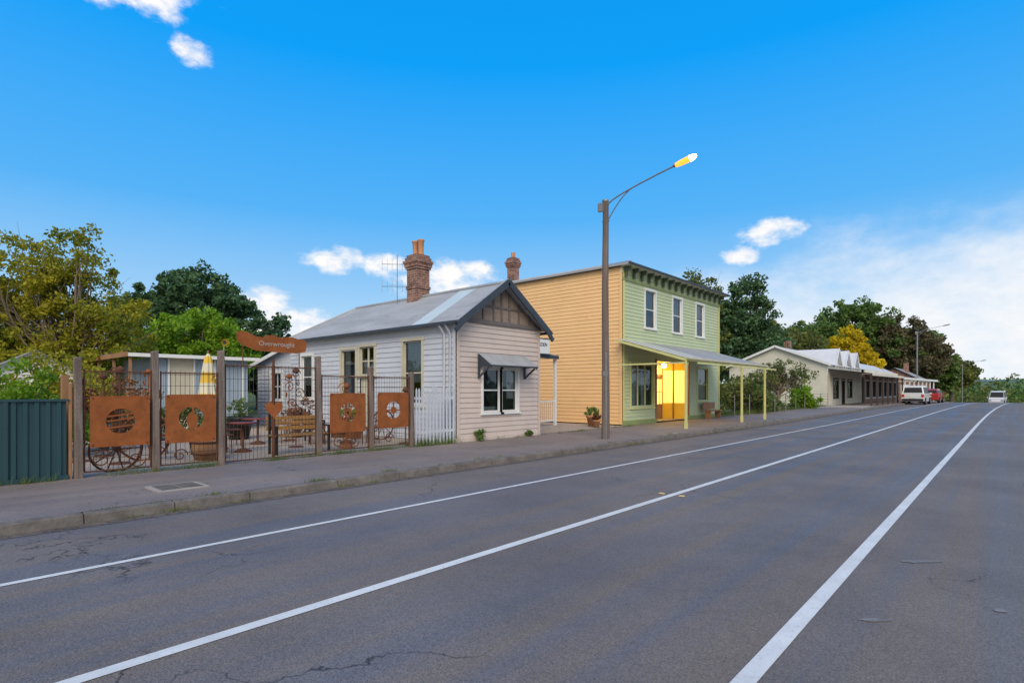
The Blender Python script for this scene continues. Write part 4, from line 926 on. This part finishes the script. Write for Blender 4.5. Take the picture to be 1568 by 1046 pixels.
# ------------------------------------------------------------------ cars
def car(name,x,y,z,col,L=4.6,W=1.85,Hh=1.75,suv=True,rot=0):
    body=mat(name+'_paint',col,.25,.03,3,spec=.6); S=Parts()
    def prism(m,pts,mt):
        n=len(pts); vs=[(-hw,a,b) for a,b,hw in pts]+[(hw,a,b) for a,b,hw in pts]
        m.add(vs,[tuple(range(n)),tuple(range(n,2*n))]+[(i,(i+1)%n,n+(i+1)%n,n+i) for i in range(n)],mt)
    w2=W/2; h=L/2
    prism(S['body'],[(-h,.45,w2*.94),(-h+.05,.3,w2*.94),(h-.1,.28,w2*.92),(h,.5,w2*.88),(h-.06,.8,w2*.9),(h-.9,.98,w2*.96),(-h+.3,1.05,w2),(-h+.02,.98,w2*.95)],body)
    if suv: cab=[(-h+.08,1.0,w2*.93),(h-1.0,.97,w2*.93),(h-1.75,Hh-.08,w2*.78),(h-2.2,Hh,w2*.76),(-h+.5,Hh,w2*.76),(-h+.3,Hh-.08,w2*.78)]
    else: cab=[(-h+.3,1.0,w2*.92),(h-1.1,.97,w2*.92),(h-1.9,Hh-.05,w2*.75),(h-2.3,Hh,w2*.73),(-h+1.0,Hh,w2*.73),(-h+.6,Hh-.1,w2*.75)]
    prism(S['cabin'],cab,body)
    g=S['windows']; gm=MT['black']; b0=cab[0];b5=cab[5]
    def lerp(p,q,t): return tuple(p[i]+(q[i]-p[i])*t for i in range(3))
    p,q=lerp(b0,b5,.2),lerp(b0,b5,.85)
    g.add([(-p[2]*.88,p[0]-.02,p[1]),(p[2]*.88,p[0]-.02,p[1]),(q[2]*.88,q[0]-.02,q[1]),(-q[2]*.88,q[0]-.02,q[1])],[(0,1,2,3)],gm)
    p,q=lerp(cab[1],cab[2],.15),lerp(cab[1],cab[2],.9)
    g.add([(-p[2]*.9,p[0]+.02,p[1]),(p[2]*.9,p[0]+.02,p[1]),(q[2]*.9,q[0]+.02,q[1]),(-q[2]*.9,q[0]+.02,q[1])],[(0,1,2,3)],gm)
    for sgn in (-1,1):
        for (ya,yb_) in ((-h+.45,-.75),(-.68,.25),(.32,h-1.35)):
            z0_,z1_=1.08,Hh-.17; f0=w2*.93-(w2*.16)*(.08)/(Hh-1)+.012; f1=w2*.80+.012
            g.add([(sgn*f0,ya,z0_),(sgn*f0,yb_,z0_),(sgn*f1,min(yb_,h-1.75),z1_),(sgn*f1,ya+.1,z1_)],[(0,1,2,3)],gm)
        for yy in (-h+.85,h-.85):
            S['wheels'].tube([(sgn*(w2-.22),yy,.33),(sgn*(w2+.005),yy,.33)],.33,MT['tyre'],18); S['wheels'].tube([(sgn*(w2),yy,.33),(sgn*(w2+.015),yy,.33)],.2,MT['chrome'],12)
        S['lights'].box(min(sgn*w2*.93,sgn*w2*.72),max(sgn*w2*.93,sgn*w2*.72),-h-.015,-h+.05,.72,.98,MT['red'])
        S['lights'].box(min(sgn*w2*.85,sgn*w2*.55),max(sgn*w2*.85,sgn*w2*.55),h-.06,h+.01,.6,.78,MT['chrome'])
        S['mirrors'].box(min(sgn*w2,sgn*(w2+.18)),max(sgn*w2,sgn*(w2+.18)),h-1.5,h-1.4,1.0,1.15,body)
    S['bumpers'].box(-w2*.9,w2*.9,-h-.05,-h+.02,.36,.56,MT['black'] if suv else body); S['number_plate'].box(-.24,.24,-h-.03,-h-.01,.66,.78,MT['white'])
    e=group(name,S,{'body':.05,'cabin':.06}); e.location=(x,y,z); e.rotation_euler=(0,0,rot); return e
car('parked_suv',-6.95,69,prof(69)+.01,(.62,.62,.62),4.7,1.9,1.85,True,-.03)
car('parked_red_car',-6.4,77,prof(77)+.01,(.35,.03,.02),4.4,1.8,1.55,False,-.04)
car('oncoming_van',-1.3,112,prof(112)+.01,(.65,.65,.66),4.9,1.95,2.1,True,math.pi-.06)
# ------------------------------------------------------------------ world
wd=bpy.data.worlds.new('World');scene.world=wd;wd.use_nodes=True;nt=wd.node_tree;N=nt.nodes;L=nt.links
bg=N['Background'];bg.inputs[1].default_value=0.1
SAZ,SEL=math.radians(138),math.radians(38)
sky=N.new('ShaderNodeTexSky');sky.sky_type='NISHITA';sky.sun_disc=False;sky.sun_elevation=SEL;sky.sun_rotation=SAZ;sky.ozone_density=2.0;sky.dust_density=.5
def mth(op,a,b=None,c=None,cl=False):
    n=N.new('ShaderNodeMath');n.operation=op;n.use_clamp=cl
    for i,v in enumerate((a,b,c)):
        if v is None: continue
        if isinstance(v,(int,float)): n.inputs[i].default_value=v
        else: L.new(v,n.inputs[i])
    return n.outputs[0]
tc=N.new('ShaderNodeTexCoord');sp=N.new('ShaderNodeSeparateXYZ');L.new(tc.outputs['Generated'],sp.inputs[0])
az=mth('MULTIPLY',mth('ARCTAN2',sp.outputs[0],sp.outputs[1]),57.2958); el=mth('MULTIPLY',mth('ARCSINE',sp.outputs[2]),57.2958)
gr=N.new('ShaderNodeValToRGB'); cr=gr.color_ramp; L.new(mth('DIVIDE',el,60,None,True),gr.inputs[0])
stops=[(0,(.68,.83,.95)),(.06,(.56,.77,.95)),(.16,(.31,.61,.95)),(.28,(.09,.46,.96)),(.50,(.0,.36,.98)),(1,(.0,.23,.76))]
while len(cr.elements)<len(stops): cr.elements.new(.5)
for e_,(p_,c_) in zip(cr.elements,stops): e_.position=p_; e_.color=(*c_,1)
sc_=N.new('ShaderNodeVectorMath');sc_.operation='SCALE';sc_.inputs['Scale'].default_value=10;L.new(gr.outputs[0],sc_.inputs[0])
m1=N.new('ShaderNodeMixRGB');m1.inputs[0].default_value=.95;L.new(sky.outputs[0],m1.inputs[1]);L.new(sc_.outputs[0],m1.inputs[2])
cv=N.new('ShaderNodeCombineXYZ');L.new(az,cv.inputs[0]);L.new(mth('MULTIPLY',el,1.7),cv.inputs[1])
def wn(scale,det,rg=.6):
    n=N.new('ShaderNodeTexNoise');n.inputs['Scale'].default_value=scale;n.inputs['Detail'].default_value=det;n.inputs['Roughness'].default_value=rg;L.new(cv.outputs[0],n.inputs['Vector']);return n.outputs['Fac']
nz=wn(.36,9,.6); nz2=wn(.10,6,.6)
clouds=[(-59.4,12.6,3.2,1.3),(-54.6,12.4,2.4,1.4),(-48.5,11.0,6.0,2.0),(-45.8,12.3,2.2,1.0),(-16.6,14.4,3.3,1.2),(-19.6,12.6,1.7,1.0),(-71.8,27.8,1.9,1.1),(-78.5,31.0,7.5,1.9),(-67,8.0,3.8,1.8),(-63,6,5.5,2.0),(-40,9,5,1.2)]
dmax=None
for (a,e,ra,re) in clouds:
    dx=mth('DIVIDE',mth('SUBTRACT',az,a),ra);dy=mth('DIVIDE',mth('SUBTRACT',el,e),re)
    v=mth('SUBTRACT',1.0,mth('ADD',mth('MULTIPLY',dx,dx),mth('MULTIPLY',dy,dy)))
    dmax=v if dmax is None else mth('MAXIMUM',dmax,v)
dens=mth('ADD',dmax,mth('MULTIPLY',mth('SUBTRACT',nz,.5),4.2))
mr=N.new('ShaderNodeMapRange');mr.interpolation_type='SMOOTHSTEP';mr.inputs['From Min'].default_value=-.25;mr.inputs['From Max'].default_value=1.3;L.new(dens,mr.inputs[0])
gate=mth('MULTIPLY',mr.outputs[0],mth('MULTIPLY_ADD',dmax,1.2,1.0,True))
hz=mth('SUBTRACT',1.0,mth('ADD',mth('POWER',mth('ABSOLUTE',mth('DIVIDE',mth('SUBTRACT',az,0),29)),2.0),mth('POWER',mth('ABSOLUTE',mth('DIVIDE',mth('SUBTRACT',el,4),10)),2.0)))
hz=mth('ADD',hz,mth('MULTIPLY',mth('SUBTRACT',nz2,.5),2.4)); mh=N.new('ShaderNodeMapRange');mh.interpolation_type='SMOOTHSTEP';mh.inputs['From Min'].default_value=-.3;mh.inputs['From Max'].default_value=1.2;L.new(hz,mh.inputs[0])
bank=mth('MULTIPLY',mh.outputs[0],.88)
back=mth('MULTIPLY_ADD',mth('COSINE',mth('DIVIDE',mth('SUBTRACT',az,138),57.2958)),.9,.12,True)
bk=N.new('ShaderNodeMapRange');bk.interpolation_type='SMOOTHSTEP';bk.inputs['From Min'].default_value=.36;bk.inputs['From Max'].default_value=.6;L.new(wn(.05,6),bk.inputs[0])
fill_cloud=mth('MULTIPLY',mth('MULTIPLY',back,1.6,None,True),mth('MULTIPLY_ADD',bk.outputs[0],.4,.6))  # unseen white cloud added behind the camera to raise the fill light
tot=mth('MAXIMUM',mth('MAXIMUM',gate,bank),fill_cloud)
cc=N.new('ShaderNodeMixRGB');cc.inputs[1].default_value=(8.2,8.8,9.6,1);cc.inputs[2].default_value=(10.4,10.1,9.9,1);L.new(mth('MULTIPLY_ADD',nz,2.5,-.6,True),cc.inputs[0])
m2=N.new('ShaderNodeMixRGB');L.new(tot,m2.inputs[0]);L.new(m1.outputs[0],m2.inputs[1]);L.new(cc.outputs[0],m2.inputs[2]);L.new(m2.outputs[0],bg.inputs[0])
sl=bpy.data.lights.new('sun','SUN');sl.energy=2.2;sl.angle=math.radians(35);sl.color=(1,.88,.73)
so=bpy.data.objects.new('sun',sl);scene.collection.objects.link(so)
dv=Vector((math.sin(SAZ)*math.cos(SEL),math.cos(SAZ)*math.cos(SEL),math.sin(SEL)))
so.rotation_euler=dv.to_track_quat('Z','Y').to_euler()
cam=bpy.data.cameras.new('camera');co=bpy.data.objects.new('camera',cam);scene.collection.objects.link(co);scene.camera=co
cam.sensor_width=36;cam.lens=850/1568*36;cam.shift_y=0.0475;cam.clip_end=9000;cam.clip_start=.05
co.location=(0,0,1.6);co.rotation_euler=(math.radians(90),0,math.radians(41.84))
scene.view_settings.view_transform='Standard';scene.view_settings.look='None';scene.view_settings.exposure=0
